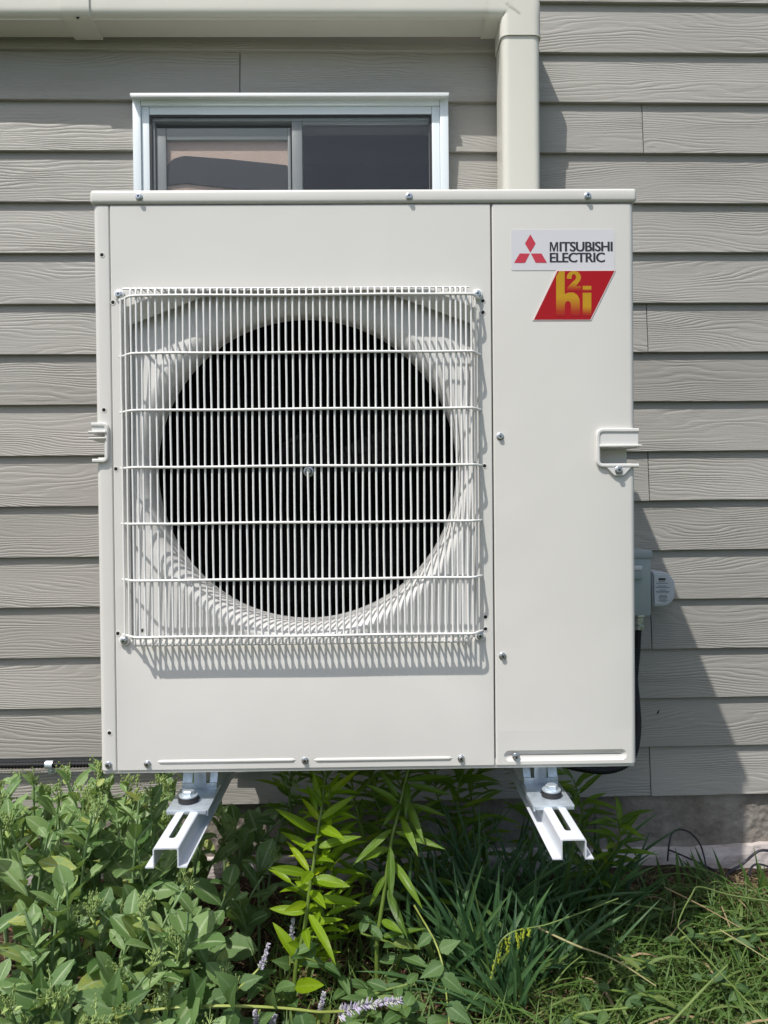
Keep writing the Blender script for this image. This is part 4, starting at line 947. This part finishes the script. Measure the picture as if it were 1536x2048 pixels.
def wild_lily(px, Y, h, seed, label, mt, n=34, name='lily_plant', grp='leafy stems behind the lilies', lmin=.07, lmax=.13, wl=.013):
    rr = random.Random(seed); d = ray(px, 1800); x = CAM.x+d.x/d.y*(Y-CAM.y); z = gh(x, Y)-.004; th = thing(name, (x, Y, z), label, 'plant', grp)
    path = smooth_path([(x, Y, z), (x+rr.gauss(0, .015), Y-.01, z+h*.4), (x+rr.gauss(0, .03), Y-.02, z+h*.75), (x+rr.gauss(0, .05), Y-.03, z+h)], 8)
    b = MB(); m_ = len(path); b.tube(path, [.004-.0022*i/m_ for i in range(m_)], 6); b.build('stem', M['lily_stem'], th, 60); ph = rr.uniform(0, 6)
    for k in range(n):
        t = .22+.78*k/(n-1); p = path[min(m_-1, int(t*(m_-1)))]; ph += 2.4+rr.uniform(-.3, .3); L = rr.uniform(lmin, lmax)*(1.15-.45*t); up2 = rr.uniform(.0, .9)
        e = p+Vector((math.cos(ph), math.sin(ph)*.8, up2)).normalized()*L-Vector((0, 0, rr.uniform(.0, .05)*(1-t)+.01)); e.y = min(e.y, .53)
        if e.z > ZB-.015 and -.01 < e.y < .36: e.z = ZB-.015-rr.uniform(0, .02)
        vs, fs, uvs = leaf_verts(p, e, rr.uniform(.8, 1.2)*wl, (rr.gauss(0, .2), -.4, 1), rr.uniform(.08, .2), .28, 9, lance, 0, rr.uniform(-.3, .3))
        put('leaf', uvmesh('leaf', [v-p for v in vs], fs, uvs, mt), p, th)
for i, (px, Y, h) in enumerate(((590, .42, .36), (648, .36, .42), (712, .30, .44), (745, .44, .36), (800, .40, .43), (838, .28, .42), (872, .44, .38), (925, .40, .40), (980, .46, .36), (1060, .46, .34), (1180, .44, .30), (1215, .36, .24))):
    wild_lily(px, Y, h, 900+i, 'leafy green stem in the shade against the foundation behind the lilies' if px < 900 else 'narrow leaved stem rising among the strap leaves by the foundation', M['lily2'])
for i, (px, Y, h) in enumerate(((560, .02, .12), (690, .05, .13), (745, .0, .10), (800, .08, .14), (700, -.08, .09), (850, -.05, .09), (770, -.1, .07), (620, .2, .2), (760, .2, .2))):
    wild_lily(px, Y, h, 930+i, 'low leafy weed on the littered soil around the lily stems', M['weed'], 12, 'low_weed', 'low weeds around the lilies', .04, .075, .02)

for i, (px, Y, h) in enumerate(((1120, -.1, .07), (1180, -.02, .08), (1240, .1, .09), (1290, -.12, .07), (1330, .02, .08), (1400, -.1, .07), (1450, .05, .08), (1500, -.08, .07), (1380, .2, .09), (1290, .28, .1), (1480, .2, .08), (960, -.14, .08), (1040, -.16, .07))):
    wild_lily(px, Y, h, 960+i, 'low broad leaved weed growing in the messy lawn', M['weed_dark'], 11, 'lawn_weed', 'low weeds in the lawn', .03, .065, .015)

wild_lily(668, .13, .40, 990, 'bright lily stem with narrow leaves just behind the sunlit lily', M['lily'], 40, 'lily_plant', 'lily plants under the heat pump', .06, .11, .012)
wild_lily(610, .10, .24, 991, 'short bright lily shoot at the foot of the sunlit lily', M['lily'], 20, 'lily_plant', 'lily plants under the heat pump', .05, .09, .012)

# --- strap-leaved clumps on the right
def strap_clump(px, Y, n, lmin, lmax, lean, seed, label, mt):
    rr = random.Random(seed); d = ray(px, 1800); x = CAM.x+d.x/d.y*(Y-CAM.y); z = gh(x, Y)-.004; label = 'clump of strap leaves against the foundation behind the bracket arm' if Y > .25 else 'clump of arching strap leaves in front of the bracket arm foot' if px > 1100 else 'clump of arching strap leaves beside the drooping lily' if px < 920 else label
    th = thing('strap_leaf_clump', (x, Y, z), label, 'plant', 'clumps of strap leaves right of the lilies')
    for k in range(int(n*1.35)):
        a = rr.uniform(0, 6.28); s_ = rr.uniform(.15, 1.1); L = rr.uniform(lmin, lmax)
        dx, dy = math.cos(a)*s_+lean[0], math.sin(a)*s_*.55+lean[1]
        b0 = Vector((x+rr.gauss(0, .025), Y+rr.gauss(0, .02), z)); dv = Vector((dx, dy, .9)).normalized()
        tip = b0+dv*L*.9-Vector((0, 0, L*rr.uniform(.0, .35)*(abs(dx)+.2))); tip.y = min(tip.y, .52); tip.z = max(tip.z, .02)
        nv = Vector((-dx*.5+rr.gauss(0, .2), -.6, .8))
        if tip.y > -.19 and abs(tip.x-xmR) < .055 and tip.z > .27: continue
        vs, fs, uvs = leaf_verts(b0, tip, rr.uniform(.0055, .011), nv, rr.uniform(.08, .30), .3, 12, strapf, 0, rr.uniform(-.7, .7))
        put('leaf', uvmesh('leaf', [v-b0 for v in vs], fs, uvs, mt), b0, th)
ST = 'clump of long dark green strap leaves growing right of the lilies'
for i, (px, Y, n, l0, l1_, lean) in enumerate(((880, .36, 26, .22, .40, (.1, -.1)), (960, .30, 30, .25, .42, (-.1, -.15)), (1040, .36, 30, .22, .40, (.05, -.2)), (1120, .30, 26, .2, .36, (-.15, -.2)), (1190, .38, 24, .18, .34, (.1, -.2)),
                     (900, .12, 24, .20, .34, (-.25, -.15)), (985, .10, 28, .2, .34, (-.35, -.1)), (1070, .14, 24, .18, .32, (-.2, -.15)), (1010, .02, 20, .16, .28, (-.5, -.1)), (1150, .18, 18, .15, .28, (-.2, -.2)))):
    strap_clump(px, Y, n, l0, l1_, lean, 700+i, ST, M['strap'])
for i, (px, py, lean) in enumerate(((1400, 1740, (-.45, .1)), (1440, 1750, (-.35, .15)), (1505, 1765, (-.4, .1)), (1340, 1745, (-.5, .1)))):
    g0 = PZ(px+20, py+40, .0); rr = random.Random(820+i)
    th = thing('broad_grass_tuft', (g0.x, g0.y, -.003), 'tuft of short broad grass blades in front of the pale footing', 'grass tuft', 'broad grass tufts by the footing')
    for k in range(5):
        b0 = Vector((g0.x+rr.gauss(0, .03), g0.y+rr.gauss(0, .02), -.003)); L = rr.uniform(.07, .13); tip = b0+Vector((lean[0]+rr.gauss(0, .25), lean[1]*.2, .8)).normalized()*L
        tip.y = min(tip.y, .54)
        vs, fs, uvs = leaf_verts(b0, tip, rr.uniform(.012, .018), (.3, -.8, .5), .06, .3, 9, lambda t: max(.03, (1-t)**.7), 0, rr.uniform(-.4, .4))
        put('blade', uvmesh('blade', [v-b0 for v in vs], fs, uvs, M['grass']), b0, th)

# --- weeds with toothed leaves and pale purple spikes at the front
WLF = []
for v in range(4):
    rr = random.Random(150+v); tri = lambda t: max(.05, (t < .25 and (.4+t*2.4) or (1-((t-.25)/.75)**1.3)))
    vs, fs, uvs = leaf_verts((0, 0, 0), (1, 0, rr.uniform(-.2, .1)), rr.uniform(.5, .66), (0, 0, 1), .1, rr.uniform(.1, .35), 17, tri, .07, rr.uniform(-.2, .2)); WLF.append(uvmesh('leaf', vs, fs, uvs, M['weed']))
def spike(path, r, parent, seed, mt2):
    rr = random.Random(seed); b = MB(); n = len(path)
    for i in range(n-1):
        t = (path[i+1]-path[i]).normalized()
        for q in range(15):
            u = t.orthogonal().normalized(); u = Matrix.Rotation(rr.uniform(0, 6.28), 3, t) @ u; f = i/(n-1); rad = r*(1.1-.55*f)*rr.uniform(.6, 1.25)
            p = path[i].lerp(path[i+1], rr.random()); d = (u+t*rr.uniform(.2, .9)).normalized(); e = p+d*rad; mi = 0 if rr.random() < .6 else 1
            b.tube([p, p.lerp(e, .6), e], [.0006, .0013, .0005], 4, False, mi)
    return b.build('flower_spike', [M['flower'], mt2], parent, 0, False)
def weed(label, px_path, leaves, spikes, seed, stem_m, r=.0022, Y=None):
    rr = random.Random(seed); path = smooth_path([PX(x, y, yy) for x, y, yy in px_path], 8); b0 = path[0]
    th = thing('flowering_weed', (b0.x, b0.y, min(p.z for p in path)), label, 'weed')
    b = MB(); b.tube(path, r, 6); b.build('stem', stem_m, th, 60)
    for x, y, yy, ang, L in leaves:
        p = PX(x, y, yy); dv = Vector((math.cos(math.radians(ang)), rr.uniform(-.5, .1), math.sin(math.radians(ang)))); o = put('leaf', rr.choice(WLF), p, th, orient(dv, (rr.gauss(0, .2), -.8, .8))); o.scale = (L, L, L)
    for sp_, rad in spikes: spike(smooth_path([PX(x, y, yy) for x, y, yy in sp_], 6), rad, th, seed+9, M['flower_pale'])
weed('weed with yellow green stem lying level and a pale purple flower spike', [(250, 2030, -.16), (340, 2016, -.17), (450, 2012, -.17), (560, 2016, -.16), (640, 2024, -.15), (690, 2022, -.14)],
     [(300, 2020, -.16, 200, .06), (270, 2025, -.16, 150, .055), (380, 2010, -.17, 60, .06), (400, 2012, -.17, 100, .065), (460, 2010, -.17, 70, .055), (470, 2015, -.16, 250, .05), (545, 2012, -.16, 80, .05), (340, 2020, -.17, 270, .05), (600, 2020, -.15, 290, .045)],
     [([(676, 2030, -.14), (720, 2012, -.14), (760, 2006, -.14), (803, 2000, -.14)], .0105)], 31, M['weed_stem'])
weed('weed with upright pale flower spike in front of the bright lily', [(455, 1995, -.14), (490, 1965, -.13), (520, 1935, -.12)], [(470, 1985, -.14, 130, .05), (480, 1970, -.13, 20, .04), (455, 1990, -.14, 200, .055)], [([(520, 1938, -.12), (528, 1920, -.12), (537, 1888, -.12)], .006)], 37, M['weed_stem'], .0016)
weed('weed with short lilac spike low between the lily stems', [(635, 2050, -.1), (640, 2020, -.1)], [(640, 2040, -.1, 60, .04), (632, 2046, -.1, 160, .04)], [([(640, 2025, -.1), (644, 2005, -.1), (648, 1985, -.1)], .006)], 41, M['weed_stem'], .0016)
weed('weed with dusky purple spike half hidden behind the bright lily leaves', [(578, 1960, .05), (582, 1900, .05), (583, 1880, .05)], [(580, 1930, .05, 150, .04), (580, 1920, .05, 40, .04)], [([(582, 1885, .05), (584, 1860, .05), (586, 1838, .05)], .006)], 43, M['weed_stem'], .0016)
weed('weed with toothed leaves and lilac spikes at the foot of the sedum', [(505, 2075, -.15), (512, 2045, -.15), (520, 2020, -.15)], [(508, 2060, -.15, 140, .05), (512, 2050, -.15, 40, .05)], [([(516, 2050, -.15), (514, 2035, -.15), (510, 2022, -.15)], .007), ([(540, 2060, -.15), (545, 2045, -.15), (552, 2030, -.15)], .006)], 47, M['weed_stem'], .0016)
for i, (px_path, leaves) in enumerate((([(900, 2060, -.05), (893, 1990, -.03), (885, 1930, -.01), (868, 1880, .02), (828, 1810, .05)], [(885, 1930, -.02, 200, .045), (884, 1950, -.03, 320, .05), (880, 1900, 0, 20, .04), (862, 1870, .02, 220, .035), (895, 2010, -.05, 330, .05)]),
                     ([(120, 2080, -.2), (100, 2030, -.2), (90, 2000, -.2)], [(95, 2010, -.2, 150, .07), (98, 2015, -.2, 40, .07), (110, 2050, -.2, 200, .08), (105, 2040, -.2, 330, .07), (90, 2005, -.2, 90, .06)]),
                     ([(240, 2090, -.21), (235, 2050, -.21), (225, 2015, -.21)], [(228, 2020, -.21, 160, .07), (230, 2025, -.21, 30, .065), (236, 2055, -.21, 200, .07), (236, 2050, -.21, 340, .07), (225, 2012, -.21, 80, .055)]))):
    weed(('weed with toothed grey green leaves on a thin stalk leaning before the strap leaves', 'low weed with toothed leaves at the foot of the outer sedum', 'low weed with toothed leaves beside the level yellow green stem')[i], px_path, leaves, [], 60+i, M['weed_stem'], .0017)

# --- loose stalks
def stalk(name, label, px, mt, r=.0016, Y=None):
    b = MB(); pts = smooth_path([PX(x, y, yy) for x, y, yy in px], 8); n = len(pts); b.tube(pts, [r*(1-.45*i/n) for i in range(n)], 6)
    return tag(b.build(name, mt, None, 60), label, 'stalk')
th = thing('goldenrod_sprig', PX(1235, 1795, .12), 'drooping goldenrod sprig with yellow green buds over the strap leaves', 'sprig')
path = smooth_path([PX(1236, 1797, .12), PX(1160, 1826, .06), PX(1090, 1850, .03), PX(1030, 1862, .0), PX(1000, 1885, -.01), PX(990, 1925, -.02), PX(982, 1962, -.02)], 8)
b = MB(); b.tube(path, .0013, 6); b.build('stem', M['green_stalk'], th, 60)
rr = random.Random(77); b = MB()
for sx, sy, ex, ey in ((1058, 1858, 1057, 1873), (1042, 1860, 1036, 1900), (1030, 1864, 1036, 1885), (1020, 1868, 1013, 1912), (1010, 1875, 1016, 1900), (1004, 1884, 996, 1925), (996, 1905, 988, 1935), (988, 1930, 982, 1965), (1050, 1858, 1045, 1880)):
    A, B_ = PX(sx, sy, -.005), PX(ex, ey, -.02)
    for q in range(26):
        c_ = A.lerp(B_, rr.random())+Vector((rr.gauss(0, .0012), rr.gauss(0, .0012), rr.gauss(0, .001))); r_ = rr.uniform(.001, .0019)
        b.add([c_+Vector(d)*r_ for d in ((1, 0, 0), (0, 1, 0), (-1, 0, 0), (0, -1, 0), (0, 0, 1.4), (0, 0, -1.4))], [(0, 1, 4), (1, 2, 4), (2, 3, 4), (3, 0, 4), (1, 0, 5), (2, 1, 5), (3, 2, 5), (0, 3, 5)])
b.build('flower_buds', M['golden'], th, 60, False)
stalk('dry_stalk', 'tan dry stalk lying slantwise over the grass below the goldenrod sprig', [(1075, 1855, .06), (1150, 1890, .02), (1230, 1920, .0), (1312, 1972, -.04)], M['dry'], .0021)
stalk('grass_stalk', 'bent green grass stalk crossing the lawn in front of the cables', [(1560, 1806, .25), (1460, 1790, .22), (1400, 1774, .2), (1383, 1790, .16), (1357, 1845, .08), (1370, 1870, .04), (1440, 1945, -.08), (1510, 2020, -.2), (1560, 2080, -.25)], M['green_stalk'], .0018)
stalk('grass_stalk', 'pale straight stalk rising toward the corner of the footing', [(1330, 2060, -.1), (1400, 1985, -.05), (1455, 1930, .0)], M['green_stalk'], .0026)
stalk('dry_stalk', 'pale dry straw lying across the mown grass clippings', [(1330, 1775, .3), (1400, 1810, .24), (1480, 1855, .17)], M['straw'], .0016)
stalk('dry_stalk', 'yellowish straw sloping over the lawn toward the house corner', [(1440, 1860, .1), (1490, 1890, .05), (1545, 1925, .0)], M['dry'], .0014)
stalk('grass_stalk', 'short green stalk forking from the tan dry stalk', [(1110, 1965, -.06), (1135, 1935, -.03), (1165, 1910, .0)], M['green_stalk'], .0016)

# --- lawn, clippings and litter (uncountable)
def blades(name, n, region, lmin, lmax, wmin, wmax, mt, seed, flat=0, label=None):
    rr = random.Random(seed); vs = []; fs = []; uvs = []
    for k in range(n):
        x, y = region(rr)
        if y > .53: continue
        z = gh(x, y); L = rr.uniform(lmin, lmax); a = rr.uniform(0, 6.28); s_ = rr.uniform(.2, .9)+flat*2; w_ = rr.uniform(wmin, wmax)
        dv = Vector((math.cos(a)*s_, math.sin(a)*s_, 1 if not flat else rr.uniform(-.1, .5))).normalized(); sd = Vector((-math.sin(a+rr.uniform(-.8, .8)), math.cos(a), rr.uniform(-.3, .3))).normalized()
        p = Vector((x, y, z-.003+(rr.uniform(0, .02) if flat else 0))); m_ = len(vs); seg = 4; dr = rr.uniform(.1, .5)*L*(0 if flat else 1)
        for i in range(seg+1):
            t = i/seg; c_ = p+dv*L*t+Vector((math.cos(a), math.sin(a), -.8))*dr*t*t; ww = w_/2*(1-t**2.2)
            if c_.y > .545: c_.y = .545
            if c_.z < z: c_.z = z+.001
            if i < seg: vs += [c_-sd*ww, c_+sd*ww]; uvs += [(0, t), (1, t)]
            else: vs.append(c_); uvs.append((.5, 1))
        for i in range(seg-1): fs.append((m_+2*i, m_+2*i+1, m_+2*i+3, m_+2*i+2))
        fs.append((m_+2*seg-2, m_+2*seg-1, m_+2*seg))
    me = uvmesh(name, vs, fs, uvs, mt); o = put(name, me, (0, 0, 0)); kind(o, 'stuff')
    if label: o['label'] = label; o['category'] = 'grass'
    return o
def reg_lawn(rr):
    while True:
        y = rr.uniform(-.75, .45); x = rr.uniform(.05, 1.6)
        if x > .28+.35*(y+.2 if y > -.2 else 0)*0 and (x > .45 or rr.random() < .5) and not (y > .38 and rr.random() < .8): return x, y
def reg_tangle(rr):
    while True:
        x, y = rr.uniform(.25, 1.5), rr.uniform(-.6, .42)
        if x > .42 or y < -.05: return x, y
def long_blades(name, n, mt, seed, label):
    rr = random.Random(seed); vs = []; fs = []; uvs = []
    for k in range(n):
        x, y = reg_tangle(rr); z = gh(x, y); L = rr.uniform(.12, .27); a = rr.gauss(3.6, 1.1); w_ = rr.uniform(.0025, .0065)
        d = Vector((math.cos(a), math.sin(a)*.7, 0)); e1 = Vector((x, y, z))+d*L*.45+Vector((0, 0, rr.uniform(.03, .12))); e2 = Vector((x, y, z))+d*L+Vector((rr.gauss(0, .04), rr.gauss(0, .03), rr.uniform(.004, .04))); p0 = Vector((x, y, z))
        if e1.y > .5 or e2.y > .5: continue
        m_ = len(vs); sd = Vector((-d.y, d.x, rr.uniform(-.5, .5))).normalized(); seg = 7
        for i in range(seg+1):
            t = i/seg; c_ = p0*(1-t)**2+e1*2*t*(1-t)+e2*t*t; ww = w_/2*(1-t**3)+.0002
            vs += [c_-sd*ww, c_+sd*ww]; uvs += [(0, t), (1, t)]
        for i in range(seg): fs.append((m_+2*i, m_+2*i+1, m_+2*i+3, m_+2*i+2))
    o = put(name, uvmesh(name, vs, fs, uvs, mt), (0, 0, 0)); kind(o, 'stuff'); o['label'] = label; o['category'] = 'grass'
def reg_all(rr): return rr.uniform(-1.1, 1.6), rr.uniform(-.75, .52)
def reg_right(rr): return rr.uniform(.1, 1.6), rr.uniform(-.75, .50)
blades('lawn_grass', 9000, reg_lawn, .03, .12, .002, .0055, M['grass'], 1, 0, 'messy short green lawn grass right of the strap leaves')
def reg_mid(rr): return rr.uniform(-.22, .5), rr.uniform(-.3, .42)
blades('bed_grass', 1700, reg_mid, .04, .14, .002, .005, M['grass'], 21, 0, 'loose green grass growing between the lilies and strap leaves')
blades('pale_lawn_grass', 4500, reg_lawn, .03, .09, .0015, .0035, M['grass2'], 2, 0, 'pale blades mixed into the short lawn grass')
blades('grass_clippings', 6500, reg_lawn, .03, .11, .0018, .005, M['grass2'], 3, 1, 'cut grass clippings lying on the lawn')
blades('dry_straw', 6500, reg_all, .03, .11, .0010, .0024, M['straw'], 4, 1, 'dry straw scattered over the soil')
long_blades('tangled_grass', 1500, M['grass'], 11, 'long flopping dark blades tangled over the lawn')
long_blades('tangled_pale_grass', 700, M['grass2'], 12, 'long flopping pale blades tangled over the lawn')
long_blades('tangled_straw', 160, M['straw'], 13, 'long bleached straws tangled in the lawn')
blades('brown_litter', 6000, reg_all, .01, .05, .003, .009, M['litter'], 5, 1, 'brown leaf litter scattered over the soil')

# ------------------------------------------------------------------ garden tree beside the camera: its overhanging branch shades the lower right
def garden_tree():
    rr = random.Random(19); base = Vector((2.3, -4.3, 0)); tgt = Vector((1.45, -.05, 0))-LD*7.4
    th = thing('garden_tree', base, 'tall leafy garden tree whose branch overhangs the bed', 'tree')
    trunk = smooth_path([base, (2.2, -4.25, 2), (2.0, -4.1, 4), (1.6, -3.8, 5.6), (1.0, -3.5, 6.6)], 8); n = len(trunk)
    b = MB(); b.tube(trunk, [.17-.11*i/n for i in range(n)], 10)
    limbs = [(smooth_path([trunk[-14], (1.0, -3.6, 5.9), (.1, -3.2, 6.3), tgt+Vector((.1, -.1, -.15))], 8), .05), (smooth_path([trunk[-10], (2.6, -4.4, 5.6), (3.1, -4.8, 6.4)], 8), .05), (smooth_path([trunk[-18], (2.6, -3.6, 4.6), (3.2, -3.2, 5.5)], 8), .045), (smooth_path([trunk[-1], (.9, -3.6, 7.2), (.7, -3.7, 7.9)], 8), .045)]
    for l, r in limbs: m_ = len(l); b.tube(l, [r*(1-.75*i/m_) for i in range(m_)], 8)
    b.build('trunk', M['litter'], th, 60)
    blobs = [(tgt, .46, 170), (tgt+Vector((.85, -.25, .25)), .75, 420), (Vector((1.3, -3.6, 6.9)), 1.0, 420), (Vector((3.0, -4.7, 6.6)), 1.1, 420), (Vector((3.1, -3.2, 5.8)), .9, 380), (Vector((.8, -3.7, 8)), .9, 320), (Vector((2.0, -4.2, 7.4)), 1.1, 420)]
    vs = []; fs = []; uvs = []
    for c_, rad, cnt in blobs:
        for k in range(cnt):
            d = Vector((rr.gauss(0, 1), rr.gauss(0, 1), rr.gauss(0, .75))); d = d.normalized()*rad*rr.random()**.45; p = c_+d
            dv = Vector((rr.gauss(0, 1), rr.gauss(0, 1), rr.gauss(-.4, .6))).normalized(); L = rr.uniform(.08, .14)
            v_, f_, u_ = leaf_verts(p, p+dv*L, L*.55, (rr.gauss(0, .4), rr.gauss(0, .4), 1), .1, .2, 5, ov)
            m_ = len(vs); vs += v_; uvs += u_; fs += [tuple(i+m_ for i in f) for f in f_]
    put('crown', uvmesh('crown', [v-tgt for v in vs], fs, uvs, M['lily2']), tgt, th)
garden_tree()
